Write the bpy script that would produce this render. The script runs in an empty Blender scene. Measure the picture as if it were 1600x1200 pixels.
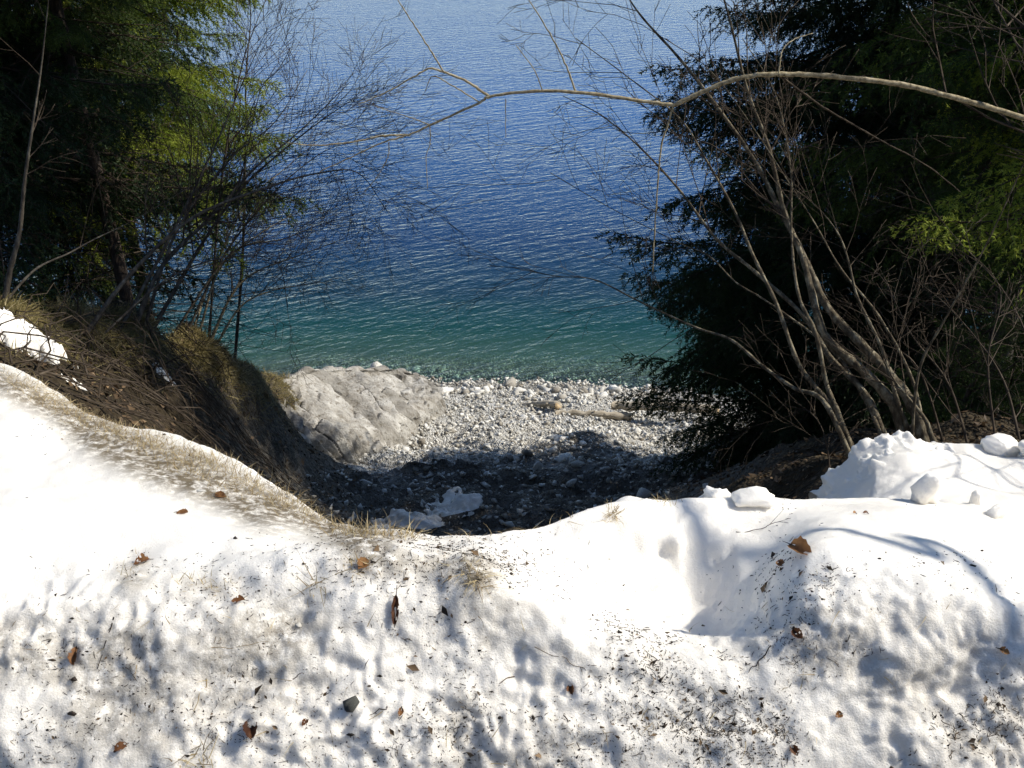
import bpy, math, random
import numpy as np
from mathutils import Vector, Matrix

R = math.radians
rng = np.random.default_rng(7)
random.seed(7)
scene = bpy.context.scene
col = scene.collection

# ------------------------------------------------------------------ camera
CAM = np.array([0.0, 0.0, 9.0]); PITCH = R(28.0); FPX = 1570.0     # focal length in pixels of a 1600 wide frame
cam_data = bpy.data.cameras.new('camera'); cam_data.sensor_width = 36.0
cam_data.lens = FPX / 1600.0 * 36.0; cam_data.clip_start = 0.05; cam_data.clip_end = 6000
cam = bpy.data.objects.new('camera', cam_data); col.objects.link(cam)
cam.location = CAM; cam.rotation_euler = (math.pi / 2 - PITCH, 0, 0)
scene.camera = cam

# ------------------------------------------------------------------ light
SUN_AZ, SUN_EL = R(84.0), R(42.0)                # azimuth measured from +Y (out over the lake) towards +X (right)
world = bpy.data.worlds.new('World'); scene.world = world; world.use_nodes = True
wn = world.node_tree
sky = wn.nodes.new('ShaderNodeTexSky'); sky.sky_type = 'NISHITA'; sky.sun_disc = False
sky.sun_elevation = SUN_EL; sky.sun_rotation = SUN_AZ; sky.altitude = 800; sky.air_density = 0.7; sky.dust_density = 0.0; sky.ozone_density = 1.6
bg = wn.nodes['Background']; wn.links.new(sky.outputs[0], bg.inputs[0]); bg.inputs[1].default_value = 0.14
sun_data = bpy.data.lights.new('sun', 'SUN'); sun_data.energy = 5.0; sun_data.angle = R(0.53); sun_data.color = (1.0, 0.95, 0.86)
sun = bpy.data.objects.new('sun', sun_data); col.objects.link(sun)
SDIR = Vector((math.cos(SUN_EL) * math.sin(SUN_AZ), math.cos(SUN_EL) * math.cos(SUN_AZ), math.sin(SUN_EL)))
sun.location = (20, 20, 30); sun.rotation_euler = (-SDIR).to_track_quat('-Z', 'Y').to_euler()
vs = scene.view_settings; vs.view_transform = 'Standard'; vs.look = 'None'; vs.gamma = 1.0; vs.use_curve_mapping = False
vs.exposure = 0.32
cy = scene.cycles; cy.use_adaptive_sampling = True; cy.adaptive_threshold = 0.03; cy.max_bounces = 7; cy.diffuse_bounces = 3; cy.glossy_bounces = 3; cy.transmission_bounces = 2; cy.transparent_max_bounces = 6; cy.caustics_reflective = False; cy.caustics_refractive = False

# ------------------------------------------------------------------ pixel <-> place helpers
_F = np.array([0, math.cos(PITCH), -math.sin(PITCH)]); _U = np.array([0, math.sin(PITCH), math.cos(PITCH)])
def ray(px, py):
    d = _F + np.array([1.0, 0, 0]) * (px - 800) / FPX + _U * (600 - py) / FPX
    return d / np.linalg.norm(d)
def P(px, py, Y):
    d = ray(px, py); return CAM + d * (Y / d[1])
def PZ(px, py, z):
    d = ray(px, py); return CAM + d * ((z - CAM[2]) / d[2])

# ------------------------------------------------------------------ noise
def _hash(ix, iy, iz, seed):
    h = (ix.astype(np.int64) * 374761393 + iy.astype(np.int64) * 668265263 + iz.astype(np.int64) * 2147483647 + seed * 974711) & 0xffffffff
    h = ((h ^ (h >> 13)) * 1274126177) & 0xffffffff
    h = ((h ^ (h >> 16)) * 2246822519) & 0xffffffff
    return ((h ^ (h >> 15)) & 0xffff) / 65535.0
def vnoise(x, y, z=None, seed=0):
    x = np.asarray(x, float); y = np.asarray(y, float); z = np.zeros_like(x) if z is None else np.asarray(z, float)
    ix, iy, iz = np.floor(x), np.floor(y), np.floor(z)
    fx, fy, fz = x - ix, y - iy, z - iz
    fx = fx ** 3 * (fx * (fx * 6 - 15) + 10); fy = fy ** 3 * (fy * (fy * 6 - 15) + 10); fz = fz ** 3 * (fz * (fz * 6 - 15) + 10)
    out = 0
    for a in (0, 1):
        for b in (0, 1):
            for c in (0, 1):
                w = (fx if a else 1 - fx) * (fy if b else 1 - fy) * (fz if c else 1 - fz)
                out = out + w * _hash(ix + a, iy + b, iz + c, seed)
    return out * 2 - 1
def fbm(x, y, z=None, seed=0, octv=4, gain=0.5):
    s, a, f = 0, 1.0, 1.0
    for k in range(octv):
        s = s + a * vnoise(np.asarray(x) * f, np.asarray(y) * f, None if z is None else np.asarray(z) * f, seed + 31 * k)
        a *= gain; f *= 2.03
    return s
def sstep(a, b, x):
    t = np.clip((x - a) / (b - a), 0, 1); return t * t * (3 - 2 * t)

# ------------------------------------------------------------------ object helpers
def tag(o, label=None, cat=None, group=None, kind=None):
    if label: o['label'] = label
    if cat: o['category'] = cat
    if group: o['group'] = group
    if kind: o['kind'] = kind
    return o
def mesh_from(name, V, F, smooth=False, matidx=None):
    """V (n,3); F an (m,3) or (m,4) int array."""
    V = np.asarray(V, np.float32); F = np.asarray(F, np.int32); k = F.shape[1]
    me = bpy.data.meshes.new(name)
    me.vertices.add(len(V)); me.vertices.foreach_set('co', V.ravel())
    me.loops.add(F.size); me.loops.foreach_set('vertex_index', F.ravel())
    me.polygons.add(len(F)); me.polygons.foreach_set('loop_start', np.arange(0, F.size, k, dtype=np.int32))
    me.polygons.foreach_set('loop_total', np.full(len(F), k, np.int32))
    if smooth: me.polygons.foreach_set('use_smooth', np.ones(len(F), bool))
    me.update(calc_edges=True)
    return me
def add(name, me, mat=None, parent=None, loc=None):
    o = bpy.data.objects.new(name, me); col.objects.link(o)
    if mat is not None and me is not None and not me.materials: me.materials.append(mat)
    if parent is not None: o.parent = parent
    if loc is not None: o.location = loc
    return o
def empty(name, loc):
    o = bpy.data.objects.new(name, None); col.objects.link(o); o.location = loc; o.empty_display_size = 0.1
    return o
def rnd_attr(me, values, name='tint'):
    a = me.attributes.new(name, 'FLOAT', 'POINT'); a.data.foreach_set('value', np.asarray(values, np.float32))

class Geo:
    """collects triangles / tubes and makes ONE mesh"""
    def __init__(s): s.V = []; s.F = []; s.T = []; s.n = 0
    def put(s, V, F, tint=0.5):
        V = np.asarray(V, float); F = np.asarray(F, np.int64)
        if F.shape[1] == 4: F = np.vstack([F[:, [0, 1, 2]], F[:, [0, 2, 3]]])
        s.V.append(V); s.F.append(F + s.n); s.n += len(V)
        s.T.append(np.full(len(V), tint) if np.isscalar(tint) else np.asarray(tint))
    def tube(s, pts, rad, sides=4, tint=0.5):
        pts = np.asarray(pts, float); n = len(pts); rad = np.broadcast_to(np.asarray(rad, float), (n,))
        t = np.gradient(pts, axis=0); t /= np.linalg.norm(t, axis=1, keepdims=True) + 1e-9
        ref = np.array([0.31, 0.17, 0.93]); 
        if abs(np.mean(t @ ref)) > 0.85: ref = np.array([0.95, 0.2, -0.1])
        a = np.cross(t, ref); a /= np.linalg.norm(a, axis=1, keepdims=True) + 1e-9
        b = np.cross(t, a)
        ang = np.arange(sides) * 2 * math.pi / sides
        V = pts[:, None, :] + rad[:, None, None] * (np.cos(ang)[None, :, None] * a[:, None, :] + np.sin(ang)[None, :, None] * b[:, None, :])
        V = V.reshape(-1, 3)
        i = np.arange(n - 1)[:, None] * sides; j = np.arange(sides)[None, :]; j2 = (j + 1) % sides
        F = np.stack([i + j, i + j2, i + sides + j2, i + sides + j], -1).reshape(-1, 4)
        F = np.vstack([F[:, [0, 1, 2]], F[:, [0, 2, 3]]])
        caps = []
        for base in (0, (n - 1) * sides):
            for k in range(1, sides - 1): caps.append([base, base + k, base + k + 1])
        s.put(V, np.vstack([F, np.array(caps)]), tint)
    def mesh(s, name, smooth=False, origin=None):
        V = np.vstack(s.V)
        if origin is not None: V = V - np.asarray(origin)
        me = mesh_from(name, V, np.vstack(s.F), smooth); rnd_attr(me, np.concatenate(s.T)); return me

def spline(pts, n):
    """Catmull-Rom through pts, n samples"""
    p = np.asarray(pts, float); m = len(p)
    if m == 2: p = np.array([p[0], (p[0] + p[1]) / 2, p[1]]); m = 3
    q = np.vstack([2 * p[0] - p[1], p, 2 * p[-1] - p[-2]])
    u = np.linspace(0, m - 1 - 1e-6, n); k = u.astype(int); t = (u - k)[:, None]
    a, b, c, d = q[k], q[k + 1], q[k + 2], q[k + 3]
    return 0.5 * (2 * b + (c - a) * t + (2 * a - 5 * b + 4 * c - d) * t * t + (3 * b - a - 3 * c + d) * t ** 3)

# ------------------------------------------------------------------ materials
def nt(name):
    m = bpy.data.materials.new(name); m.use_nodes = True; n = m.node_tree; n.nodes.clear()
    out = n.nodes.new('ShaderNodeOutputMaterial'); return m, n, out
def N(n, typ, **kw):
    x = n.nodes.new(typ)
    for k, v in kw.items():
        if k.startswith('i_'):
            x.inputs[k[2:].replace('_', ' ')].default_value = v
        else: setattr(x, k, v)
    return x
def L(n, a, b): n.links.new(a, b)
def ramp(n, fac, stops):
    r = n.nodes.new('ShaderNodeValToRGB'); e = r.color_ramp.elements
    while len(e) < len(stops): e.new(0.5)
    for s, (p, c) in zip(e, stops): s.position = p; s.color = (*c, 1)
    L(n, fac, r.inputs[0]); return r.outputs[0]
def coords(n, scale=(1, 1, 1), kind='Object'):
    tc = n.nodes.new('ShaderNodeTexCoord'); mp = N(n, 'ShaderNodeMapping'); mp.inputs['Scale'].default_value = scale
    L(n, tc.outputs[kind], mp.inputs[0]); return mp.outputs[0]
def noise(n, vec, scale, detail=4, rough=0.55):
    t = N(n, 'ShaderNodeTexNoise'); t.inputs['Scale'].default_value = scale; t.inputs['Detail'].default_value = detail; t.inputs['Roughness'].default_value = rough
    L(n, vec, t.inputs['Vector']); return t.outputs[0]
def mix(n, fac, a, b):
    m = n.nodes.new('ShaderNodeMixRGB')
    for s, v in ((0, fac), (1, a), (2, b)):
        if hasattr(v, 'is_linked') or hasattr(v, 'links'): L(n, v, m.inputs[s])
        else: m.inputs[s].default_value = v if s == 0 else (*v, 1)
    return m.outputs[0]
def bump(n, h, strength, dist):
    b = N(n, 'ShaderNodeBump'); b.inputs['Strength'].default_value = strength; b.inputs['Distance'].default_value = dist
    L(n, h, b.inputs['Height']); return b.outputs[0]
def principled(n, out, color, rough=0.8, normal=None, spec=0.3):
    p = N(n, 'ShaderNodeBsdfPrincipled'); p.inputs['Specular IOR Level'].default_value = spec
    if isinstance(rough, float): p.inputs['Roughness'].default_value = rough
    else: L(n, rough, p.inputs['Roughness'])
    if isinstance(color, tuple): p.inputs['Base Color'].default_value = (*color, 1)
    else: L(n, color, p.inputs['Base Color'])
    if normal is not None: L(n, normal, p.inputs['Normal'])
    L(n, p.outputs[0], out.inputs[0]); return p

M = {}
def make_materials():
    # snow
    m, n, o = nt('old_snow'); v = coords(n)
    dirt = noise(n, v, 3.0, 6, 0.65); fine = noise(n, v, 60, 6, 0.7); grit = noise(n, v, 260, 2, 0.6)
    c = ramp(n, dirt, [(0.35, (0.905, 0.86, 0.775)), (0.7, (0.845, 0.795, 0.705))])
    g = ramp(n, fine, [(0.60, (0, 0, 0)), (0.85, (1, 1, 1))])
    c = mix(n, g, c, (0.72, 0.695, 0.65))
    ga = N(n, 'ShaderNodeAttribute', attribute_name='grime'); gq = N(n, 'ShaderNodeMath', operation='MULTIPLY'); L(n, ga.outputs['Fac'], gq.inputs[0])
    gr = ramp(n, noise(n, v, 38, 6, 0.75), [(0.34, (0, 0, 0)), (0.54, (1, 1, 1))]); L(n, gr, gq.inputs[1]); c = mix(n, gq.outputs[0], c, (0.17, 0.135, 0.085))
    h = N(n, 'ShaderNodeMath', operation='ADD'); L(n, fine, h.inputs[0]); L(n, grit, h.inputs[1])
    p = principled(n, o, c, 0.55, bump(n, h.outputs[0], 0.6, 0.006), 0.25)
    p.subsurface_method = 'BURLEY'; p.inputs['Subsurface Weight'].default_value = 1.0; p.inputs['Subsurface Radius'].default_value = (1.0, 1.0, 1.0); p.inputs['Subsurface Scale'].default_value = 0.022
    M['snow'] = m
    # ground: gravel, soil, litter by height / slope noise
    m, n, o = nt('bank_ground'); v = coords(n)
    geo = N(n, 'ShaderNodeNewGeometry'); sep = N(n, 'ShaderNodeSeparateXYZ'); L(n, geo.outputs['Position'], sep.inputs[0])
    vor = N(n, 'ShaderNodeTexVoronoi'); vor.inputs['Scale'].default_value = 16; L(n, v, vor.inputs['Vector'])
    vor2 = N(n, 'ShaderNodeTexVoronoi'); vor2.inputs['Scale'].default_value = 38; L(n, v, vor2.inputs['Vector'])
    big = noise(n, v, 0.8, 6, 0.6); fine = noise(n, v, 9, 6, 0.7)
    sepc = N(n, 'ShaderNodeSeparateColor'); L(n, vor.outputs['Color'], sepc.inputs[0])
    stone = ramp(n, sepc.outputs[0], [(0.0, (0.30, 0.28, 0.24)), (0.5, (0.48, 0.46, 0.41)), (1.0, (0.64, 0.62, 0.57))])
    earth = ramp(n, fine, [(0.3, (0.075, 0.064, 0.050)), (0.52, (0.165, 0.148, 0.12)), (0.75, (0.32, 0.30, 0.26))])
    litter = ramp(n, fine, [(0.3, (0.022, 0.017, 0.010)), (0.55, (0.06, 0.045, 0.026)), (0.75, (0.13, 0.10, 0.055))])
    att = N(n, 'ShaderNodeAttribute', attribute_name='gravel'); attl = N(n, 'ShaderNodeAttribute', attribute_name='litter')
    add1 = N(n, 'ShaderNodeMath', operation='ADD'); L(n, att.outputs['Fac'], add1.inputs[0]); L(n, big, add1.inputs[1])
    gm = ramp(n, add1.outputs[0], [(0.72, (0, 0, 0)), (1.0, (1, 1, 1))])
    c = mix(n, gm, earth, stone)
    wet = N(n, 'ShaderNodeAttribute', attribute_name='wet'); c = mix(n, wet.outputs['Fac'], c, (0.10, 0.095, 0.08)); c = mix(n, attl.outputs['Fac'], c, litter)
    hh = N(n, 'ShaderNodeMath', operation='SUBTRACT'); L(n, fine, hh.inputs[0]); L(n, vor.outputs['Distance'], hh.inputs[1])
    h2 = N(n, 'ShaderNodeMath', operation='SUBTRACT'); L(n, hh.outputs[0], h2.inputs[0]); L(n, vor2.outputs['Distance'], h2.inputs[1])
    principled(n, o, c, 0.9, bump(n, h2.outputs[0], 0.9, 0.05), 0.15); M['ground'] = m
    # rock slab limestone
    m, n, o = nt('limestone'); v = coords(n); v2 = coords(n, (1.2, 4.0, 4.0))
    a = noise(n, v2, 1.6, 8, 0.62); b = noise(n, v, 14, 6, 0.65)
    c = ramp(n, a, [(0.28, (0.24, 0.215, 0.175)), (0.5, (0.40, 0.375, 0.33)), (0.7, (0.56, 0.535, 0.48))])
    d = ramp(n, b, [(0.34, (1, 1, 1)), (0.46, (0, 0, 0))]); c = mix(n, d, c, (0.17, 0.145, 0.11))
    pl = N(n, 'ShaderNodeAttribute', attribute_name='plate'); c = mix(n, pl.outputs['Fac'], c, (0.10, 0.088, 0.068)); ck = N(n, 'ShaderNodeAttribute', attribute_name='crack'); c = mix(n, ck.outputs['Fac'], c, (0.045, 0.036, 0.026))
    hs = N(n, 'ShaderNodeMath', operation='ADD'); L(n, a, hs.inputs[0]); L(n, b, hs.inputs[1])
    principled(n, o, c, 0.85, bump(n, hs.outputs[0], 0.6, 0.06), 0.2); M['limestone'] = m
    # loose stones: tone per object / per piece
    for nm, attr in (('stone', False), ('gravel_stone', True)):
        m, n, o = nt(nm); v = coords(n)
        if attr: t = N(n, 'ShaderNodeAttribute', attribute_name='tint').outputs['Fac']
        else: t = N(n, 'ShaderNodeObjectInfo').outputs['Random']
        c = ramp(n, t, [(0.0, (0.22, 0.19, 0.15)), (0.15, (0.42, 0.39, 0.335)), (0.5, (0.60, 0.575, 0.515)), (1.0, (0.76, 0.74, 0.69))])
        f = noise(n, v, 9 if not attr else 25, 5, 0.65); d = ramp(n, f, [(0.3, (0.62, 0.6, 0.55)), (0.6, (1, 1, 1))])
        mm = n.nodes.new('ShaderNodeMixRGB'); mm.blend_type = 'MULTIPLY'; mm.inputs[0].default_value = 1; L(n, c, mm.inputs[1]); L(n, d, mm.inputs[2])
        principled(n, o, mm.outputs[0], 0.85, bump(n, f, 0.5, 0.02), 0.2); M[nm] = m
    # dark stone in snow
    m, n, o = nt('dark_stone'); v = coords(n); f = noise(n, v, 60, 6, 0.7)
    principled(n, o, ramp(n, f, [(0.3, (0.035, 0.035, 0.03)), (0.6, (0.10, 0.10, 0.085)), (0.8, (0.22, 0.22, 0.17))]), 0.8, bump(n, f, 0.6, 0.005)); M['dark_stone'] = m
    # wood
    def wood(name, stops, scale, spec=0.15, bs=0.5, bd=0.01):
        m, n, o = nt(name); v = coords(n, scale); f = noise(n, v, 6, 7, 0.65)
        principled(n, o, ramp(n, f, stops), 0.85, bump(n, f, bs, bd), spec); M[name] = m
    wood('driftwood', [(0.3, (0.22, 0.18, 0.13)), (0.5, (0.40, 0.345, 0.26)), (0.72, (0.58, 0.52, 0.42))], (0.7, 9, 9), bd=0.02)
    wood('log_end', [(0.3, (0.34, 0.24, 0.13)), (0.7, (0.55, 0.42, 0.26))], (3, 3, 3))
    wood('spruce_bark', [(0.3, (0.035, 0.026, 0.02)), (0.55, (0.085, 0.065, 0.05)), (0.75, (0.17, 0.14, 0.11))], (8, 8, 2.5), bd=0.03)
    wood('grey_bark', [(0.32, (0.035, 0.028, 0.022)), (0.5, (0.085, 0.072, 0.055)), (0.68, (0.19, 0.17, 0.13))], (5, 5, 2), bd=0.01)
    wood('hazel_bark', [(0.36, (0.045, 0.034, 0.022)), (0.5, (0.11, 0.088, 0.056)), (0.64, (0.27, 0.235, 0.16))], (4, 4, 2.5), bd=0.008)
    wood('pale_bark', [(0.32, (0.11, 0.085, 0.05)), (0.5, (0.30, 0.245, 0.145)), (0.7, (0.50, 0.43, 0.29))], (9, 9, 9), bs=0.4, bd=0.004)
    wood('dead_twig', [(0.3, (0.022, 0.016, 0.011)), (0.55, (0.06, 0.045, 0.031)), (0.8, (0.15, 0.12, 0.085))], (2, 2, 2), bs=0.1)
    # leafy / grassy: diffuse + translucent, tint attribute drives the tone
    def leafy(name, stops, trans, attr='tint', rough_noise=None, per_object=False):
        m, n, o = nt(name)
        if attr == 'random': t = N(n, 'ShaderNodeObjectInfo').outputs['Random']
        else: t = N(n, 'ShaderNodeAttribute', attribute_name=attr).outputs['Fac']
        if rough_noise:
            q = noise(n, coords(n), rough_noise, 4, 0.6); ad = N(n, 'ShaderNodeMath', operation='ADD'); L(n, t, ad.inputs[0])
            sb = N(n, 'ShaderNodeMath', operation='SUBTRACT'); L(n, q, sb.inputs[0]); sb.inputs[1].default_value = 0.5; L(n, sb.outputs[0], ad.inputs[1]); t = ad.outputs[0]
        if per_object:
            oi = N(n, 'ShaderNodeObjectInfo'); x2 = N(n, 'ShaderNodeMath', operation='MULTIPLY_ADD'); L(n, oi.outputs['Random'], x2.inputs[0]); x2.inputs[1].default_value = .36; L(n, t, x2.inputs[2])
            x3 = N(n, 'ShaderNodeMath', operation='SUBTRACT'); L(n, x2.outputs[0], x3.inputs[0]); x3.inputs[1].default_value = .16; t = x3.outputs[0]
        c = ramp(n, t, stops)
        d = N(n, 'ShaderNodeBsdfPrincipled'); d.inputs['Roughness'].default_value = 0.6; d.inputs['Specular IOR Level'].default_value = 0.2; L(n, c, d.inputs['Base Color'])
        tr = N(n, 'ShaderNodeBsdfTranslucent'); L(n, c, tr.inputs[0]); mx = N(n, 'ShaderNodeMixShader'); mx.inputs[0].default_value = trans
        L(n, d.outputs[0], mx.inputs[1]); L(n, tr.outputs[0], mx.inputs[2]); L(n, mx.outputs[0], o.inputs[0]); M[name] = m
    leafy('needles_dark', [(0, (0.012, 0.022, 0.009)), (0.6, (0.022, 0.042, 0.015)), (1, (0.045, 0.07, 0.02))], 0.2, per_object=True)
    leafy('needles_sunlit', [(0, (0.11, 0.16, 0.022)), (0.5, (0.22, 0.29, 0.035)), (1, (0.34, 0.38, 0.06))], 0.5, per_object=True)  # spruce needles with sunlight put into a lighter yellow-green
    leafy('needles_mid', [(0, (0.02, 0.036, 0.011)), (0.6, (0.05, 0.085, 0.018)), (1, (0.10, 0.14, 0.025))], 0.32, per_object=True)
    leafy('straw', [(0, (0.16, 0.11, 0.055)), (0.5, (0.38, 0.29, 0.15)), (1, (0.62, 0.52, 0.31))], 0.3)
    leafy('bank_grass', [(0, (0.055, 0.045, 0.016)), (0.5, (0.16, 0.13, 0.045)), (0.85, (0.27, 0.215, 0.095)), (1, (0.40, 0.33, 0.18))], 0.3)
    leafy('litter', [(0, (0.012, 0.010, 0.008)), (0.6, (0.045, 0.033, 0.024)), (0.85, (0.12, 0.085, 0.05)), (1, (0.36, 0.29, 0.17))], 0.0)
    leafy('old_leaves', [(0, (0.03, 0.02, 0.012)), (0.5, (0.10, 0.065, 0.035)), (1, (0.27, 0.18, 0.10))], 0.15)
    leafy('beech_leaf', [(0, (0.055, 0.022, 0.012)), (0.5, (0.17, 0.075, 0.03)), (1, (0.38, 0.20, 0.075))], 0.25, 'random', 60)
    # water: clear near the shore, blue-green where the bed falls away; far blue carries painted sky reflection
    m, n, o = nt('lake_water'); tc = N(n, 'ShaderNodeTexCoord')
    def wv(sc, rot, scale, detail, rough):
        mp = N(n, 'ShaderNodeMapping', vector_type='TEXTURE'); mp.inputs['Scale'].default_value = (sc[0], 1 / sc[1], 1); mp.inputs['Rotation'].default_value = (0, 0, rot); L(n, tc.outputs['Object'], mp.inputs[0])
        return noise(n, mp.outputs[0], scale, detail, rough)
    w1 = wv((1, 2.8, 1), R(31), 1.2, 2, 0.5); w2 = wv((1, 2.2, 1), R(18), 3.2, 3, 0.55); w3 = wv((1, 1.8, 1), R(38), 8.0, 2, 0.5)
    def comb(a, b, k):
        x = N(n, 'ShaderNodeMath', operation='MULTIPLY_ADD'); L(n, b, x.inputs[0]); x.inputs[1].default_value = k; L(n, a, x.inputs[2]); return x.outputs[0]
    gust = wv((1, 1.6, 1), R(10), .11, 3, 0.6); w4 = wv((1, 1.4, 1), R(-20), 20, 2, 0.5)
    hgt = comb(comb(comb(w1, w2, 0.5), w3, 0.28), w4, 0.09)
    gs = N(n, 'ShaderNodeMapRange'); L(n, gust, gs.inputs[0]); gs.inputs[1].default_value = .3; gs.inputs[2].default_value = .7; gs.inputs[3].default_value = .72; gs.inputs[4].default_value = 1.2
    hm = N(n, 'ShaderNodeMath', operation='MULTIPLY'); L(n, hgt, hm.inputs[0]); L(n, gs.outputs[0], hm.inputs[1])
    nrm = bump(n, hm.outputs[0], 1.0, 0.052)
    att = N(n, 'ShaderNodeAttribute', attribute_name='depth')
    body = ramp(n, att.outputs['Fac'], [(0.0, (0.15, 0.22, 0.15)), (0.04, (0.045, 0.125, 0.09)), (0.10, (0.006, 0.058, 0.052)), (0.20, (0.003, 0.028, 0.050)), (0.4, (0.003, 0.026, 0.082)), (1.0, (0.008, 0.068, 0.22))])
    dif = N(n, 'ShaderNodeBsdfDiffuse'); L(n, body, dif.inputs[0])
    trn = N(n, 'ShaderNodeBsdfTransparent'); trn.inputs[0].default_value = (0.72, 0.92, 0.84, 1)
    clar = N(n, 'ShaderNodeAttribute', attribute_name='clarity')
    mx = N(n, 'ShaderNodeMixShader'); L(n, clar.outputs['Fac'], mx.inputs[0]); L(n, dif.outputs[0], mx.inputs[1]); L(n, trn.outputs[0], mx.inputs[2])
    gl = N(n, 'ShaderNodeBsdfGlossy'); gl.inputs['Roughness'].default_value = 0.07; L(n, nrm, gl.inputs['Normal'])
    fr = N(n, 'ShaderNodeFresnel'); fr.inputs[0].default_value = 1.333; L(n, nrm, fr.inputs['Normal'])
    mx2 = N(n, 'ShaderNodeMixShader'); L(n, fr.outputs[0], mx2.inputs[0]); L(n, mx.outputs[0], mx2.inputs[1]); L(n, gl.outputs[0], mx2.inputs[2])
    L(n, mx2.outputs[0], o.inputs[0]); M['water'] = m
make_materials()

# ================================================================== TERRAIN
CTRL = []
def cp(px, py, Y): CTRL.append(P(px, py, Y))
def cw(px, py): CTRL.append(PZ(px, py, 0.0))
def cx(x, y, z): CTRL.append(np.array([x, y, z], float))
for a in ((470, 582), (590, 586), (700, 590), (880, 598), (1060, 606)): cw(*a)
for x in (-9, -6): cx(x, 16.6, 0.0)
for x in (4.5, 6.5, 9): cx(x, 16.2, 0.0)
for x in (-9, -4, 0, 4, 9): cx(x, 20.5, -1.1); cx(x, 26, -3.2); cx(x, 40, -7)
for a in ((760, 640, 15.4), (900, 645, 15.1), (1060, 650, 14.9), (640, 700, 12.9), (760, 690, 13.2), (900, 690, 13.3), (1040, 700, 12.7),
          (560, 740, 11.2), (700, 745, 11.0), (850, 745, 11.0), (1000, 745, 10.9), (520, 790, 9.4), (650, 800, 9.1), (800, 800, 9.1), (950, 790, 9.3),
          (700, 850, 7.4), (850, 850, 7.4)): cp(*a)
for x in (-1.2, 0, 1.0): cx(x, 5.6, 4.75); cx(x, 4.2, 5.7); cx(x, 3.0, 6.5)
for x in (-4, -1.5, 0, 1.5, 4, 9, -9): cx(x, 1.6, 6.85); cx(x, 0, 6.9); cx(x, -4, 6.95)
# left bank: ridge falling to the lake, its gully side, its lake side
for a in ((0, 470, 5.6), (110, 478, 6.2), (200, 485, 7.0), (300, 512, 8.8), (400, 556, 11.2), (462, 592, 13.1)): cp(*a)
for a in ((-60, 475, 5.6), (0, 470, 5.6), (110, 478, 6.2), (200, 485, 7.0), (300, 512, 8.8), (400, 556, 11.2)):
    for dy, dz in ((1.2, -.95), (2.6, -2.1)):
        q_ = P(*a); CTRL.append(np.array([q_[0] - .25 * dy, q_[1] + dy, max(q_[2] + dz, .5)]))
for a in ((60, 560, 4.6), (180, 590, 5.6), (300, 600, 7.4), (400, 610, 9.6), (440, 640, 11.2), (330, 680, 7.2), (430, 720, 8.6), (470, 700, 10.2)): cp(*a)
cx(-2.6, 3.6, 6.55); cx(-4.5, 3.2, 6.7); cx(-5.8, 6.2, 5.6); cx(-6.5, 10.5, 2.6); cx(-5.2, 13, 1.4); cx(-4.2, 15.2, 0.55); cx(-8, 13.5, 1.2); cx(-9, 8, 4.2)
for a in ((490, 702, 11.9), (540, 698, 12.25), (590, 704, 12.6)): cp(*a)
for a in ((500, 630, 12.9), (548, 632, 13.5), (598, 628, 14.0), (650, 618, 14.7)): CTRL.append(P(*a) + np.array([0, .1, -.4]))
# right bank
for a in ((1150, 790, 5.0), (1250, 770, 4.6), (1100, 770, 6.6), (1180, 740, 7.2), (1350, 715, 4.6), (1500, 690, 4.7)): cp(*a)
cx(3.3, 7.5, 4.3); cx(3.6, 9.5, 3.0); cx(3.2, 12, 1.6); cx(5.5, 7, 5.2); cx(6, 10, 3.3); cx(6, 13, 1.6); cx(9, 8, 4.8); cx(9, 12, 2.2); cx(2.6, 3.2, 6.5); cx(4.5, 3.2, 6.6); cx(9, 3.2, 6.6)
CTRL = np.array(CTRL)
def tps_fit(X, z, lam=0.004):
    n = len(X); r = np.linalg.norm(X[:, None] - X[None], axis=2); K = np.where(r > 0, r * r * np.log(r + 1e-12), 0) + lam * np.eye(n) * 5
    Pm = np.c_[np.ones(n), X]; A = np.block([[K, Pm], [Pm.T, np.zeros((3, 3))]]); return np.linalg.solve(A, np.r_[z, 0, 0, 0])
_W = tps_fit(CTRL[:, :2], CTRL[:, 2])
def tps(x, y):
    x = np.asarray(x, float); y = np.asarray(y, float); s = _W[-3] + _W[-2] * x + _W[-1] * y
    for (cxx, cyy), w in zip(CTRL[:, :2], _W[:-3]):
        r2 = (x - cxx) ** 2 + (y - cyy) ** 2 + 1e-12; s = s + w * 0.5 * r2 * np.log(r2)
    return s
def far_profile(x, y):
    return np.interp(y, [-400, -20, -4, 3, 10, 16.4, 26, 40, 90, 4000], [140, 14, 6.95, 6.7, 3.4, 0.0, -3.2, -7, -18, -60])
def shore_gravel(x, y, z):
    return sstep(1.7, 0.9, z + 0.25 * fbm(x * .7, y * .7, seed=5))
def ground_base(x, y):
    x = np.asarray(x, float); y = np.asarray(y, float)
    w = np.clip(sstep(7.5, 10.5, np.abs(x)) + sstep(32, 38, y) + sstep(-2.5, -4, y), 0, 1)
    xi = np.clip(x, -11, 11); yi = np.clip(y, -5, 40)
    return (1 - w) * tps(xi, yi) + w * far_profile(x, y)
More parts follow.
